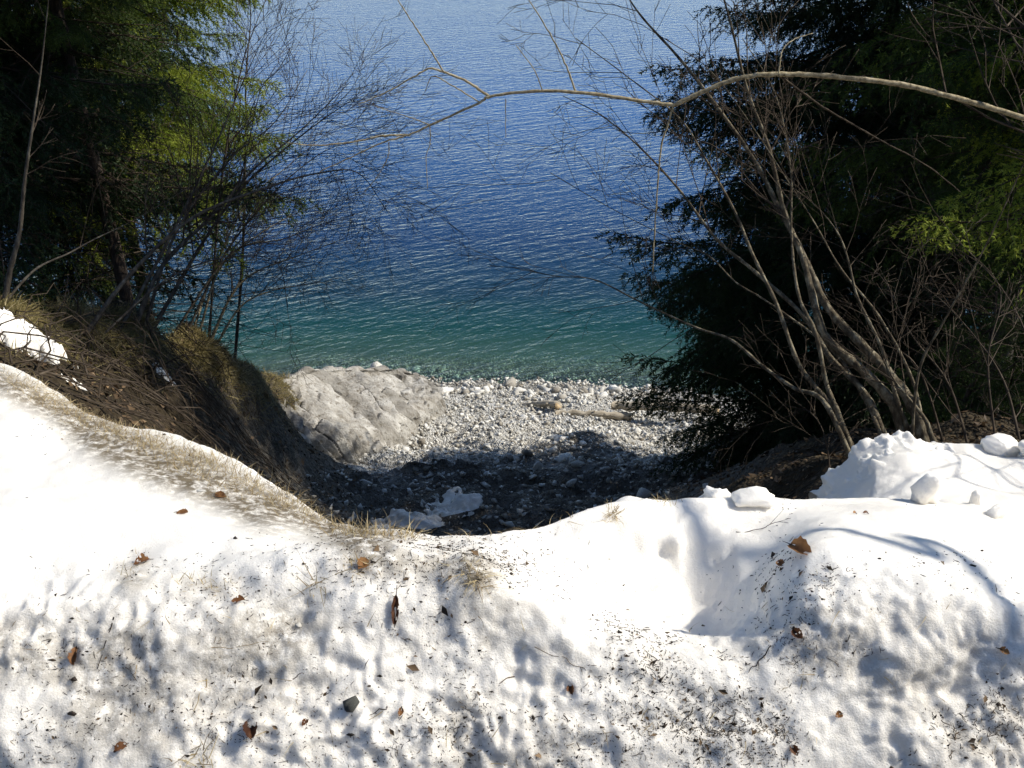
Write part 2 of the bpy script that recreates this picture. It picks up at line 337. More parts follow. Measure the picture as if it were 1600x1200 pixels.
def ground_z(x, y):
    z = ground_base(x, y)
    near = sstep(60, 25, np.hypot(x, y)) * sstep(1.5, 3.5, y)
    z = z + near * (0.16 * fbm(np.asarray(x) * 0.9, np.asarray(y) * 0.9, seed=2, octv=3) + 0.055 * fbm(np.asarray(x) * 4.2, np.asarray(y) * 4.2, seed=3, octv=3)) * np.clip(0.25 + np.abs(z) * 0.6, 0.25, 1)
    s_ = np.asarray(y) * 1.9 + np.asarray(x) * .35 + .9 * fbm(np.asarray(x) * .5, np.asarray(y) * .8, seed=6, octv=3)
    led = sstep(1.2, 1.6, z) * sstep(4.2, 3.4, z) * sstep(3.0, 2.0, np.abs(np.asarray(x) - .2)) * sstep(2, 3, y)
    z = z + led * .16 * ((s_ % 1.0) ** 2.5 - .3)
    return z
def axis(fine_a, fine_b, step, far_a, far_b, n=14):
    f = np.arange(fine_a, fine_b + 1e-6, step)
    lo = fine_a - np.geomspace(step * 2, fine_a - far_a, n)[::-1]; hi = fine_b + np.geomspace(step * 2, far_b - fine_b, n)
    return np.r_[lo, f, hi]
def grid_mesh(name, X, Y, Z, mat, smooth=True):
    ny, nx = X.shape; V = np.stack([X, Y, Z], -1).reshape(-1, 3)
    i = (np.arange(ny - 1)[:, None] * nx + np.arange(nx - 1)[None]).ravel()
    me = mesh_from(name, V, np.stack([i, i + 1, i + nx + 1, i + nx], -1), smooth); return me
gx = axis(-7.5, 8.0, 0.065, -900, 900, 22); gy = axis(2.2, 19.0, 0.065, -350, 900, 22)
GX, GY = np.meshgrid(gx, gy); GZ = ground_z(GX, GY)
# bedded rock floor of the gully: low tilted steps
me = grid_mesh('ground', GX, GY, GZ, None)
gslope = np.hypot(*np.gradient(GZ, gy, gx))
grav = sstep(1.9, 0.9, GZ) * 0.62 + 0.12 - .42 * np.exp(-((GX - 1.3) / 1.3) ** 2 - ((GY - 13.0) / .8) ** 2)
lit = np.clip(sstep(1.5, 2.6, GZ) * (sstep(1.5, 2.8, GX) + sstep(-1.9, -3.0, GX) * sstep(13.8, 12.8, GY)) + sstep(4.6, 5.6, GZ), 0, 1)
lit = np.clip(lit + 0 * gslope, 0, 1)
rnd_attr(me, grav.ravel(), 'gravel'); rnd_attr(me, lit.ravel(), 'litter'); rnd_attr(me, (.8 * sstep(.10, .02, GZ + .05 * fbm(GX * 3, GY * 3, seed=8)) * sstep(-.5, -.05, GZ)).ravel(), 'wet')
ground = tag(add('ground', me, M['ground']), kind='structure')
def ground_fast(x, y):
    x = np.clip(np.asarray(x, float), gx[0] + 1e-3, gx[-1] - 1e-3); y = np.clip(np.asarray(y, float), gy[0] + 1e-3, gy[-1] - 1e-3)
    i = np.searchsorted(gx, x) - 1; j = np.searchsorted(gy, y) - 1; u = (x - gx[i]) / (gx[i + 1] - gx[i]); v = (y - gy[j]) / (gy[j + 1] - gy[j])
    return (GZ[j, i] * (1 - u) + GZ[j, i + 1] * u) * (1 - v) + (GZ[j + 1, i] * (1 - u) + GZ[j + 1, i + 1] * u) * v

def gz(x, y): return float(ground_fast(x, y))
def hit_ground(px, py):
    d = ray(px, py); t = np.arange(2.5, 30, 0.02); pts = CAM + d * t[:, None]
    h = ground_fast(pts[:, 0], pts[:, 1]); k = np.argmax(pts[:, 2] < h); return pts[k if pts[k, 2] < h[k] else -1]

# ------------------------------------------------------------------ water
wx = axis(-14, 14, 0.25, -2500, 2500, 20); wy = np.r_[np.arange(12, 40, 0.3), np.geomspace(40.5, 4000, 40)]
WX, WY = np.meshgrid(wx, wy)
bed = ground_base(np.clip(WX, -60, 60), WY)
dep = np.clip(-bed, 0, None)
me = grid_mesh('water', WX, WY, np.zeros_like(WX), None)
rnd_attr(me, np.clip(dep / 7.0, 0, 1).ravel(), 'depth'); rnd_attr(me, np.exp(-dep / 0.6).ravel(), 'clarity')
tag(add('water', me, M['water']), kind='structure')

# ------------------------------------------------------------------ roadside snow bank (lofted)
def Pr(c, py, Y): return P(c, py, Y)
COLS = [-420, -180, 0, 130, 330, 520, 640, 750, 850, 970, 1080, 1180, 1280, 1400, 1520, 1620, 1800, 2050]
BREAK = [(880, 1.62), (880, 1.62), (880, 1.62), (900, 1.60), (905, 1.58), (885, 1.60), (880, 1.60), (905, 1.57), (945, 1.53), (990, 1.50), (1032, 1.46), (1020, 1.47), (930, 1.52), (905, 1.54), (930, 1.53), (960, 1.5), (960, 1.5), (960, 1.5)]
TOP = [(720, 2.3), (715, 2.3), (710, 2.3), (740, 2.2), (790, 2.02), (850, 1.80), (858, 1.76), (868, 1.74), (892, 1.79), (940, 1.785), (958, 1.775), (918, 1.725), (850, 1.73), (835, 1.82), (850, 1.86), (870, 1.85), (880, 1.85), (880, 1.85)]
CREST = [(520, 3.3), (548, 3.2), (574, 3.05), (640, 2.8), (708, 2.5), (812, 2.05), (833, 1.97), (840, 1.94), (824, 1.98), (790, 2.06), (782, 2.14), (780, 2.2), (779, 2.25), (778, 2.3), (788, 2.3), (808, 2.25), (830, 2.2), (850, 2.2)]
rows = []
rows.append([np.array([P(c, 1200, 1.3)[0] * 0.72, 0.55, 6.92]) for c in COLS])
rows.append([np.array([P(c, 1200, 1.3)[0] * 0.82, 0.98, 6.98]) for c in COLS])
rows.append([P(c, 1235, 1.27) for c in COLS])
rows.append([P(c, 1090, 1.385) if b[0] < 1000 else P(c, 1130, 1.36) for c, b in zip(COLS, BREAK)])
rows.append([P(c, *b) for c, b in zip(COLS, BREAK)])
rows.append([P(c, *b) for c, b in zip(COLS, TOP)])
rows.append([P(c, b[0] + 0.16 * (t[0] - b[0]) , b[1] + 0.3 * (t[1] - b[1])) for c, b, t in zip(COLS, CREST, TOP)])
rows.append([P(c, *b) for c, b in zip(COLS, CREST)])
rows.append([P(c, *b) + np.array([0, 0.20, -0.26]) for c, b in zip(COLS, CREST)])
rows.append([P(c, *b) + np.array([0, 0.42, -0.95]) for c, b in zip(COLS, CREST)])
rows = np.array(rows)                                   # (r, c, 3)
NC, NR = 560, 340
tmp = np.array([spline(rows[r], NC) for r in range(len(rows))])
SN = np.array([spline(tmp[:, c], NR) for c in range(NC)]).transpose(1, 0, 2)      # (NR, NC, 3)
def grid_normals(G):
    du = np.gradient(G, axis=1); dv = np.gradient(G, axis=0); n = np.cross(du, dv); n /= np.linalg.norm(n, axis=2, keepdims=True) + 1e-12
    return np.where(n[..., 2:3] < 0, -n, n)
nn = grid_normals(SN); x, y, z = SN[..., 0], SN[..., 1], SN[..., 2]
front = sstep(1.72, 1.50, y)                            # rough ploughed face towards the road
lump = fbm(x * 3.1, y * 3.1, z * 3.1, seed=11, octv=2); med = fbm(x * 11, y * 11, z * 11, seed=12, octv=3); fine = fbm(.8 * x * 45 + .6 * z * 45, y * 45 + .3 * x * 45, .8 * z * 45 - .6 * x * 45, seed=13, octv=3, gain=0.6)
pits = -np.clip(vnoise(.7 * x * 8.5 + .7 * z * 8.5, y * 8.5 + .4 * x * 8.5, .7 * z * 8.5 - .7 * x * 8.5, seed=14) - 0.15, 0, 1) ** 1.3
ridge = 1 - np.abs(vnoise(x * 6.2 + 0.3 * lump, y * 6.2, z * 6.2, seed=15))
smooth_right = sstep(0.05, 0.35, x) * sstep(1.50, 1.62, y)      # thawed smooth hollows
ca, cb, cc = .74 * x + .55 * y - .38 * z, -.31 * x + .77 * y + .55 * z, .60 * x - .30 * y + .74 * z; wp = fbm(ca * 9, cb * 9, cc * 9, seed=19, octv=2)
crumb = 1 - 2 * np.abs(.7 * vnoise(ca * 24 + 1.3 * wp, cb * 24 - .9 * wp, cc * 24 + wp, seed=17) + .45 * vnoise(cb * 41 + wp, cc * 41, ca * 41 - wp, seed=20)); patchy = sstep(-.5, .6, fbm(x * 2.3, y * 2.3, z * 2.3, seed=18, octv=2))
d = (0.018 - .004 * front) * lump + (0.006 + 0.004 * front) * med + (0.0008 + (.0010 + 0.0026 * patchy) * front) * fine + (.0012 + (.002 + .006 * patchy) * front) * crumb + (0.006 + 0.007 * front) * pits + 0.010 * front * (ridge - 0.6)
flute = .7 * sstep(.05, .42, x) * sstep(.62, .5, x) * sstep(1.55, 1.7, y) * sstep(2.2, 2.0, y)
d = d * (1 - 0.35 * smooth_right) + flute * (.009 * (1 - 2 * np.abs(vnoise(x * 17 + 2.5 * lump, y * 5, z * 5, seed=16))) + .006 * med)
# scooped thaw holes and gullies on the back wall of the hollow
for (px, py, rr, dd) in ((985, 850, .05, .014), (1040, 870, .035, .016), (1010, 905, .06, .012), (1085, 900, .03, .016), (1115, 880, .022, .016), (1140, 865, .02, .014), (1130, 985, .05, .012), (940, 870, .05, .010), (30, 900, .07, .03), (455, 955, .06, .03), (1000, 800, .04, .025)):
    best = None; dr = ray(px, py); v = SN - CAM; tt = v @ dr; off = np.linalg.norm(v - tt[..., None] * dr, axis=2) + (y > 2.6) * 9; k = np.unravel_index(np.argmin(off), off.shape); c0 = SN[k]
    q = np.linalg.norm((SN - c0) / np.array([1, 1, 1.2]), axis=2) / rr; d = d - dd * np.exp(-q ** 2 * 1.2)
for (px, py, rr, dd) in ((980, 792, .05, .022), (1107, 784, .035, .022), (1050, 855, .025, .035), (1180, 785, .05, .03), (740, 905, .06, .025), (1260, 880, .12, .03), (1010, 830, .02, .02), (690, 945, .06, .02)):
    dr = ray(px, py); v = SN - CAM; tt = v @ dr; off = np.linalg.norm(v - tt[..., None] * dr, axis=2) + (y > 2.6) * 9; k = np.unravel_index(np.argmin(off), off.shape); c0 = SN[k]
    q = np.linalg.norm(SN - c0, axis=2) / rr; d = d + dd * np.exp(-q ** 2 * 1.2)
SN = SN + nn * d[..., None]
me = grid_mesh('snow_bank', SN[..., 0], SN[..., 1], SN[..., 2], None)
snow_bank = tag(add('snow_bank', me, M['snow']), kind='structure')
SNN = grid_normals(SN)
def snow_px():
    v = SN.reshape(-1, 3) - CAM; dp = v @ _F; return 800 + FPX * v[:, 0] / dp, 600 - FPX * (v @ _U) / dp
_sx, _sy = snow_px(); xs_ = SN[..., 0].ravel(); ys_ = SN[..., 1].ravel()
_seam = np.interp(_sx, [-200, 0, 90, 150, 230, 330, 400, 470, 540, 640, 700], [555, 588, 632, 662, 700, 735, 772, 800, 832, 838, 842])
_grime = 1.0 * np.exp(-((_sy - _seam - 8) / 27) ** 2) * sstep(660, 560, _sx) + .7 * np.exp(-((_sy - _seam - 40) / 24) ** 2) * sstep(480, 380, _sx) * sstep(60, 160, _sx)
_grime += .55 * np.exp(-((_sx - 640) / 110) ** 2 - ((_sy - 880) / 26) ** 2) + .8 * np.exp(-((_sx - 745) / 35) ** 2 - ((_sy - 895) / 30) ** 2) + .6 * np.exp(-((_sx - 205) / 30) ** 2 - ((_sy - 900) / 28) ** 2) + .35 * np.exp(-((_sx - 330) / 70) ** 2 - ((_sy - 915) / 18) ** 2) + .35 * np.exp(-((_sx - 450) / 40) ** 2 - ((_sy - 975) / 40) ** 2)
_grime += (.18 + .42 * np.clip(fbm(xs_ * 4, ys_ * 9, seed=81, octv=3), 0, 1)) * sstep(1.62, 1.45, ys_)
rnd_attr(snow_bank.data, np.clip(_grime, 0, 1), 'grime')

# second heap behind it on the right
def loft(rows, nr, nc):
    rows = np.array(rows); t = np.array([spline(r, nc) for r in rows]); return np.array([spline(t[:, c], nr) for c in range(nc)]).transpose(1, 0, 2)
HC = [1290, 1330, 1365, 1420, 1480, 1540, 1610, 1700, 1850]
HP = [790, 748, 716, 706, 712, 714, 712, 700, 690]
hr = [[P(c, 850, 2.45) + np.array([0, 0, -.06]) for c in HC], [P(c, 808, 2.62) + np.array([0, 0, -.03 if c < 1340 else 0]) for c in HC],
      [P(c, min(p + 50, 800), 2.86) for c, p in zip(HC, HP)], [P(c, p + 9, 3.02) for c, p in zip(HC, HP)], [P(c, p, 3.15) for c, p in zip(HC, HP)],
      [P(c, p, 3.15) + np.array([0, .2, -.14]) for c, p in zip(HC, HP)], [P(c, p, 3.15) + np.array([0, .4, -.9]) for c, p in zip(HC, HP)]]
HS = loft(hr, 150, 260); hn = grid_normals(HS); a, b, c = HS[..., 0], HS[..., 1], HS[..., 2]
dd = 0.03 * fbm(a * 4, b * 4, c * 4, seed=21, octv=2) + 0.005 * fbm(a * 15, b * 15, c * 15, seed=22, octv=3) * sstep(1.75, 1.35, a)
dd = dd + 0.035 * sstep(2.98, 3.12, b) * np.clip(fbm(a * 24, b * 14, c * 14, seed=23, octv=3), 0, 1) * sstep(1.75, 1.45, a)
HS = HS + hn * dd[..., None]
tag(add('snow_heap', grid_mesh('snow_heap', HS[..., 0], HS[..., 1], HS[..., 2], None), M['snow']), kind='structure')

bpy.context.view_layer.update()
def on_obj(o, px, py):
    ok, loc, nrm, i = o.ray_cast(Vector(CAM), Vector(ray(px, py)))
    if not ok: return None, None
    return np.array(loc), np.array(nrm)
def frame_from(n, ang):
    n = np.asarray(n) / np.linalg.norm(n); t = np.cross(n, [0, 1.0, 0.1]); t /= np.linalg.norm(t); b = np.cross(n, t)
    u = t * math.cos(ang) + b * math.sin(ang); v = np.cross(n, u); return u, v, n
def ico(sub):
    import bmesh
    bm = bmesh.new(); bmesh.ops.create_icosphere(bm, subdivisions=sub, radius=1); V = np.array([v.co[:] for v in bm.verts]); F = np.array([[v.index for v in f.verts] for f in bm.faces]); bm.free(); return V, F
ICO3 = ico(4); ICO2 = ico(3)

# ================================================================== ROCK OUTCROP, STONES, DRIFTWOOD
def rock_outcrop():
    top = [(430, 640, 12.3), (455, 604, 12.9), (480, 592, 13.6), (530, 590, 14.3), (580, 588, 14.8), (635, 592, 15.3), (668, 600, 15.5), (690, 610, 15.6)]
    mid = [(438, 676, 11.8), (462, 645, 12.4), (500, 630, 12.9), (548, 632, 13.5), (598, 628, 14.0), (640, 622, 14.6), (668, 618, 15.0), (690, 618, 15.3)]
    low = [(452, 718, 11.2), (480, 690, 11.8), (530, 682, 12.2), (580, 690, 12.6), (615, 672, 13.3), (648, 648, 14.1), (672, 634, 14.7), (690, 626, 15.1)]
    r0 = [P(*t) + np.array([-.5, .55, -.9]) for t in top]; r1 = [P(*t) + np.array([-.12, .12, -.04]) for t in top]; r2 = [P(*t) for t in top]
    r3 = [P(*t) for t in mid]; r4 = [P(*t) for t in low]; r5 = [P(*t) + np.array([.1, -.2, -.5]) for t in low]
    NU, NV_ = 210, 140; G = loft([r0, r1, r2, r3, r4, r5], NV_, NU); n = grid_normals(G)
    # beds lean across the face: stepped plates with open joints
    u = np.linspace(0, 1, NU)[None, :] * 3.6 + np.zeros((NV_, 1)); v = np.linspace(0, 1, NV_)[:, None] * 2.0 + np.zeros((1, NU))
    s = u * 0.86 - v * 0.62 + 0.07 * fbm(u * 2, v * 2, seed=41, octv=3); w = u * 0.5 + v * 0.85 + 0.25 * fbm(u * 1.3, v * 1.3, seed=42)
    k = np.floor(s * 7.5); f = s * 7.5 - k; k2 = np.floor(w * 1.1 + 0.37 * k); f2 = w * 1.1 + .37 * k - k2
    step = (_hash(k, k2, k * 0, 43) - .5) * 0.10 + 0.10 * f
    joint = np.exp(-(np.minimum(f, 1 - f) / 0.07) ** 2) * (0.01 + .11 * _hash(k, k2, k * 0 + 3, 44)) + np.exp(-(np.minimum(f2, 1 - f2) / 0.045) ** 2) * 0.06 * _hash(k, k2, k * 0 + 5, 45)
    edge = np.sin(np.clip(np.linspace(0, 1, NV_), 0, 1) * math.pi)[:, None] ** 0.4
    dd = (step - joint) * edge + 0.03 * fbm(G[..., 0] * 3, G[..., 1] * 3, G[..., 2] * 3, seed=46, octv=4)
    G = G + n * dd[..., None]
    me = grid_mesh('rock_outcrop', G[..., 0], G[..., 1], G[..., 2], None, False); me.polygons.foreach_set('use_smooth', np.zeros(len(me.polygons), bool)); rnd_attr(me, (.6 * _hash(k, k2, k * 0 + 12, 48) ** 3).ravel(), 'plate'); rnd_attr(me, np.clip(joint * 17 * (.4 + .6 * _hash(k, k2, k * 0 + 9, 47)), 0, .95).ravel(), 'crack'); o = add('rock_outcrop', me, M['limestone'])
    tag(o, 'pale grey bedded limestone face with slanting cracks at the left end of the beach', 'rock')
    return G
ROCK = rock_outcrop()

def hull_stone(seed, npts=15, flat=0.6):
    """angular convex stone"""
    import bmesh
    r = np.random.default_rng(seed); p = r.normal(size=(npts, 3)); p /= np.linalg.norm(p, axis=1, keepdims=True); p *= r.uniform(.75, 1.1, (npts, 1)); p *= np.array([1, r.uniform(.6, .9), flat * r.uniform(.8, 1.2)])
    bm = bmesh.new(); vs_ = [bm.verts.new(q) for q in p]; res = bmesh.ops.convex_hull(bm, input=vs_)
    junk = list({g for g in list(res['geom_interior']) + list(res['geom_unused']) if isinstance(g, bmesh.types.BMVert)})
    bmesh.ops.delete(bm, geom=junk, context='VERTS'); bmesh.ops.triangulate(bm, faces=bm.faces[:]); bm.verts.index_update()
    V = np.array([v.co[:] for v in bm.verts]); F = np.array([[v.index for v in f.verts] for f in bm.faces]); bm.free(); return V, F
STONES = [hull_stone(100 + k, 14 + k % 4, 0.5 + 0.08 * (k % 4)) for k in range(10)]
ST_ME = []
for V, F in STONES:
    me = mesh_from('stone', V, F); me.materials.append(M['stone']); ST_ME.append(me)
PEBBLE = [hull_stone(300 + k, 8, 0.65) for k in range(6)]

def named_stone(name, px, py, size, k, rot, label, cat='boulder', mat=None, sink=0.3):
    p = hit_ground(px, py); me = ST_ME[k].copy()
    if mat: me.materials.clear(); me.materials.append(M[mat])
    o = add(name, me); o.location = p + np.array([0, 0, size[2] * (1 - 2 * sink) * .5]); o.scale = size; o.rotation_euler = rot
    tag(o, label, cat); return o
b = named_stone('boulder', 588, 588, (.16, .22, .36), 8, (.5, .45, .3), 'pointed grey boulder standing on the rim of the rock face by the water'); b.location.z += .1
named_stone('boulder', 822, 715, (.11, .10, .16), 4, (.1, .2, .3), 'dark upright stone casting a shadow on the gravel in the middle of the gully', sink=.1)
named_stone('boulder', 841, 735, (.10, .10, .13), 7, (.3, .1, 1.3), 'small dark block nearest the shade line in the gully', sink=.1)
named_stone('boulder', 690, 612, (.3, .2, .14), 1, (.1, .2, .3), 'white broad boulder at the foot of the rock face', sink=.3)
named_stone('pale_stone', 879, 688, (.11, .06, .06), 3, (0, 0, .5), 'single bright white stone lying on brown gravel', 'stone', 'snow', .2)

def beach_stones():
    r = np.random.default_rng(5); spots = []
    # rim stones along the rock top and the water's edge, then the open beach
    for k in range(46): spots.append((r.uniform(478, 725), r.uniform(576, 590), r.uniform(.05, .15)))
    for k in range(60): spots.append((r.uniform(720, 1120), None, r.uniform(.06, .16)))
    while len(spots) < 300:
        px = r.uniform(560, 1130); py = r.uniform(596, 770)
        if py > 640 and px < 760 and py < 640 + (760 - px) * .35 and px < 640: continue
        s = r.gamma(1.4, .019) + .03
        spots.append((px, py, min(s, .2)))
    out = []
    for k, (px, py, s) in enumerate(spots):
        if py is None: py = 583 + (px - 470) * .041 + r.uniform(4, 22)
        p = hit_ground(px, py)
        o = add('stone', ST_ME[k % 10], None, ground); o.location = p + np.array([0, 0, s * .18])
        o.scale = (s * r.uniform(.8, 1.3), s * r.uniform(.8, 1.2), s * r.uniform(.7, 1.1)); o.rotation_euler = (r.normal(0, .3), r.normal(0, .3), r.uniform(0, 6.28))
    # the loose gravel between them
    g = Geo(); n = 21000; x = r.uniform(-4.0, 4.6, n); y = r.uniform(7.6, 19.2, n); z = ground_fast(x, y)
    keep = (r.uniform(0, 1, n) < np.clip(.42 + sstep(1.9, .6, z + .3 * fbm(x, y, seed=9)) * .6, 0, 1)) & ~((x < -2.2) & (z > 1.6)) & (z < 3.6) & (x < 3.4)
    x, y, z = x[keep], y[keep], z[keep]; var = r.integers(0, 6, len(x))
    for k in range(6):
        q = var == k; m = q.sum(); V, F = PEBBLE[k]; s = np.minimum(.016 + r.gamma(1.6, .012, m), .075); th = r.uniform(0, 6.28, m); c, s2 = np.cos(th), np.sin(th)
        W = V[None] * (s[:, None] * r.uniform(.7, 1.3, (m, 3)))[:, None, :]; X = W[..., 0] * c[:, None] - W[..., 1] * s2[:, None]; Y = W[..., 0] * s2[:, None] + W[..., 1] * c[:, None]
        W = np.stack([X + x[q][:, None], Y + y[q][:, None], W[..., 2] + (z[q] + s * .25)[:, None]], -1); nv = len(V)
        g.put(W.reshape(-1, 3), (F[None] + (np.arange(m) * nv)[:, None, None]).reshape(-1, 3), np.repeat(r.uniform(0, 1, m), nv))
    tag(add('gravel', g.mesh('gravel'), M['gravel_stone'], ground), kind='stuff')
beach_stones()

def log(a, b, ra, rb, label, bend=.03):
    a, b = np.asarray(a), np.asarray(b); n = 14; t = np.linspace(0, 1, n)[:, None]; pts = a + (b - a) * t; r_ = np.random.default_rng(int(abs(a[0]) * 1000))
    pts = pts + np.c_[r_.normal(0, .012, n), r_.normal(0, .012, n), bend * np.sin(np.pi * t[:, 0]) + r_.normal(0, .008, n)]
    rad = np.linspace(ra, rb, n) * (1 + r_.normal(0, .09, n))
    root = empty('driftwood_log', a); tag(root, label, 'log', 'driftwood logs on the beach')
    g = Geo(); g.tube(pts, rad, 12)
    for q_ in range(4): i_ = r_.integers(2, n - 2); e_ = pts[i_] + r_.normal(0, 1, 3) * [.03, .05, .05] + [0, -.06, .05]; g.tube([pts[i_], e_], [.018, .012], 5)
    add('trunk', g.mesh('log_trunk', True, a), M['driftwood'], root)
    d = (b - a) / np.linalg.norm(b - a)
    for q, s, rr in ((pts[0], -1, rad[0]), (pts[-1], 1, rad[-1])):
        g = Geo(); g.tube([q + d * s * .001, q + d * s * .012], rr * .94, 12); add('cut_end', g.mesh('cut_end', False, a), M['log_end'], root)
def gp(px, py, h): return hit_ground(px, py) + np.array([0, 0, h])
log(gp(818, 632, .0), gp(872, 640, .07), .025, .075, 'short tapering driftwood log with its cut end showing, leftmost on the beach')
log(gp(868, 646, .0), gp(985, 656, .05), .045, .07, 'half buried dark driftwood log in the middle, under the end of another log')
log(gp(957, 647, .16), gp(1120, 650, .10), .08, .07, 'long pale barkless log running right behind the dark spruce')

# ================================================================== SNOW PATCHES AND LUMPS
def patch(px, py, rx, ry, h, seed, name='snow_patch', rz=0.0, rag=.35):
    p = hit_ground(px, py); n = 60; a = np.linspace(-1.3, 1.3, n); X, Y = np.meshgrid(a, a); q = np.hypot(X, Y) + rag * fbm(X * 2.2 + seed, Y * 2.2, seed=seed, octv=4)
    xx = p[0] + (X * math.cos(rz) - Y * math.sin(rz)) * rx; yy = p[1] + X * math.sin(rz) * rx * .6 + Y * ry
    H = h * np.clip(1 - q, -.6, 1) ; H = np.where(H > 0, h * np.sqrt(np.clip(H / h, 0, 1)), H * 2) + .02 * fbm(X * 6, Y * 6, seed=seed + 1) * (H > 0)
    Z = ground_fast(xx, yy) + H - .01
    return tag(add(name, grid_mesh(name, xx, yy, Z, None), M['snow']), kind='structure')
patch(712, 790, .36, .34, .07, 61, rz=.25); patch(640, 822, .34, .2, .07, 62, rz=.3); patch(690, 806, .2, .16, .06, 64); patch(600, 832, .14, .10, .06, 63)
patch(2, 522, .10, .13, .20, 65); patch(55, 545, .17, .12, .12, 66); patch(255, 585, .05, .10, .03, 67); patch(115, 603, .07, .05, .03, 68)

def chunk(px, py, size, seed, label, src, rot=(0, 0, 0), lift=.4, rough=.18):
    p, nrm = on_obj(src, px, py)
    V, F = ICO2; V = V.copy(); V = V * (1 + .05 * fbm(V[:, 0] * 5, V[:, 1] * 5, V[:, 2] * 5, seed=seed + 3) + 1.7 * rough * fbm(V[:, 0] * 1.4 + seed, V[:, 1] * 1.4, V[:, 2] * 1.4, seed=seed, octv=4))[:, None]
    V = np.sign(V) * np.abs(V) ** .8 * np.array(size); V[:, 0] += .35 * size[0] * vnoise(V[:, 2] / size[2] * 1.1 + seed, V[:, 1] * 0, seed=seed)
    o = add('snow_chunk', mesh_from('snow_chunk', V, F, True), M['snow']); o.location = p + np.array([0, 0, size[2] * lift]); o.rotation_euler = rot
    tag(o, label, 'snow', 'loose snow lumps on the roadside bank')
heap = bpy.data.objects['snow_heap']
chunk(1442, 784, (.034, .03, .052), 71, 'upright rounded snow block standing in front of the right heap', snow_bank, (0, .05, .2), .65, .22)
chunk(1523, 790, (.016, .02, .042), 72, 'thin upright finger of snow beside the larger upright block', heap, (0, .15, 0), .3, .10)
chunk(1555, 806, (.028, .02, .016), 73, 'small hooked snow crumb at the foot of the right heap', snow_bank, (0, -.4, .3), .6, .3)
chunk(1115, 778, (.030, .03, .022), 74, 'rounded snow knob on the crest left of a flatter lump', snow_bank, (0, 0, 0), .1, .3)
chunk(1180, 781, (.048, .03, .018), 75, 'low flat snow lump on the crest below the bare stems', snow_bank, (0, 0, 0), .15, .3)
chunk(1560, 708, (.075, .06, .042), 76, 'big smooth snow lump on top of the right heap at the frame edge', heap, (0, .1, .2), .45, .18)
chunk(1625, 712, (.09, .06, .05), 77, 'snow lump half cut off by the right frame edge', heap, (0, .1, .5), .3, .18)

# ================================================================== TREES
def spruce_branch(L_, seed, droop=.25, hang=(.12, .6), upturn=.12):
    """one fan-like bough along +X: needle-clad twigs as one mesh, and its wood"""
    r = np.random.default_rng(seed); n = 12; t = np.linspace(0, 1, n)
    main = np.c_[t * L_, .06 * L_ * np.sin(t * 3 + r.uniform(0, 6)), -droop * L_ * t ** 1.4 + upturn * L_ * t ** 4]
    wood = Geo(); wood.tube(main[::2], np.linspace(.007 * L_ + .002, .002, n)[::2], 3); NV, NT = [], []
    def needles(p, q, tone, ln):
        d = q - p; l = np.linalg.norm(d); m = max(4, int(l * 145)); s = r.uniform(0, 1, m); base = p + d * s[:, None]; d = d / (l + 1e-9)
        rad = r.normal(size=(m, 3)); rad[:, 2] = rad[:, 2] * .8 + .1; rad -= (rad @ d)[:, None] * d; rad /= np.linalg.norm(rad, axis=1, keepdims=True) + 1e-9
        dirn = rad * .75 + d * .7; tip = base + dirn * ln * r.uniform(.7, 1.3, (m, 1)); side = np.cross(dirn, r.normal(size=(m, 3))); side /= np.linalg.norm(side, axis=1, keepdims=True) + 1e-9
        wdt = .0050 * r.uniform(.7, 1.2, (m, 1))
        NV.append(np.stack([base - side * wdt, base + side * wdt, tip], 1)); NT.append(np.repeat(np.clip(tone + r.normal(0, .12, m), 0, 1), 3))
    k = int(L_ / .042)
    for i in range(k):
        s = (i + r.uniform(0, 1)) / k
        if s < .10: continue
        p = np.array([np.interp(s, t, main[:, j]) for j in range(3)])
        side = 1 if i % 2 else -1; l2 = (L_ * .40 * (1 - s) ** .8 * min(1, s * 3.2) + .08) * r.uniform(.6, 1.25); ang = R(r.uniform(35, 70))
        hg = r.uniform(*hang); q = p + l2 * np.array([math.cos(ang), side * math.sin(ang), -hg]); mid = (p + q) / 2 + np.array([0, 0, l2 * .09])
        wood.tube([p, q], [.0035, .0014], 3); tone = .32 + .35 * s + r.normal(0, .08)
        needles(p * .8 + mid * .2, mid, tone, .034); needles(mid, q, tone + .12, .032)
        m2 = int(l2 / .065)
        for j in range(m2):
            u = (j + .6) / (m2 + .3); b0 = p + (q - p) * u; sd = 1 if j % 2 else -1; l3 = l2 * .36 * (1.1 - u) + .035; d1 = (q - p) / (np.linalg.norm(q - p) + 1e-9); d2 = np.cross(d1, [0, 0, 1.0]) * sd
            e = b0 + l3 * (d1 * .7 + d2 * .65 + np.array([0, 0, -r.uniform(.15, 1.5 * hang[1])])); needles(b0, e, tone + .15, .030)
    needles(main[-4], main[-1], .7, .034)
    NV = np.vstack(NV).reshape(-1, 3); me = mesh_from('bough', NV, np.arange(len(NV)).reshape(-1, 3)); rnd_attr(me, np.concatenate(NT)); return me, wood, L_
BOUGHS = [spruce_branch(1.9, 900, .34, (.2, .9)), spruce_branch(1.8, 901, .46, (.3, 1.1)), spruce_branch(1.5, 902, .24, (.1, .7)), spruce_branch(1.4, 903, .38, (.2, .9)), spruce_branch(1.0, 904, .2, (.1, .6))]
BOUGH_ME = {}
def bough_mesh(k, mat):
    if (k, mat) not in BOUGH_ME: me = BOUGHS[k][0].copy(); me.name = 'bough'; me.materials.append(M[mat]); BOUGH_ME[(k, mat)] = me
    return BOUGH_ME[(k, mat)]
print('bough tris', [len(b[0].polygons) for b in BOUGHS])
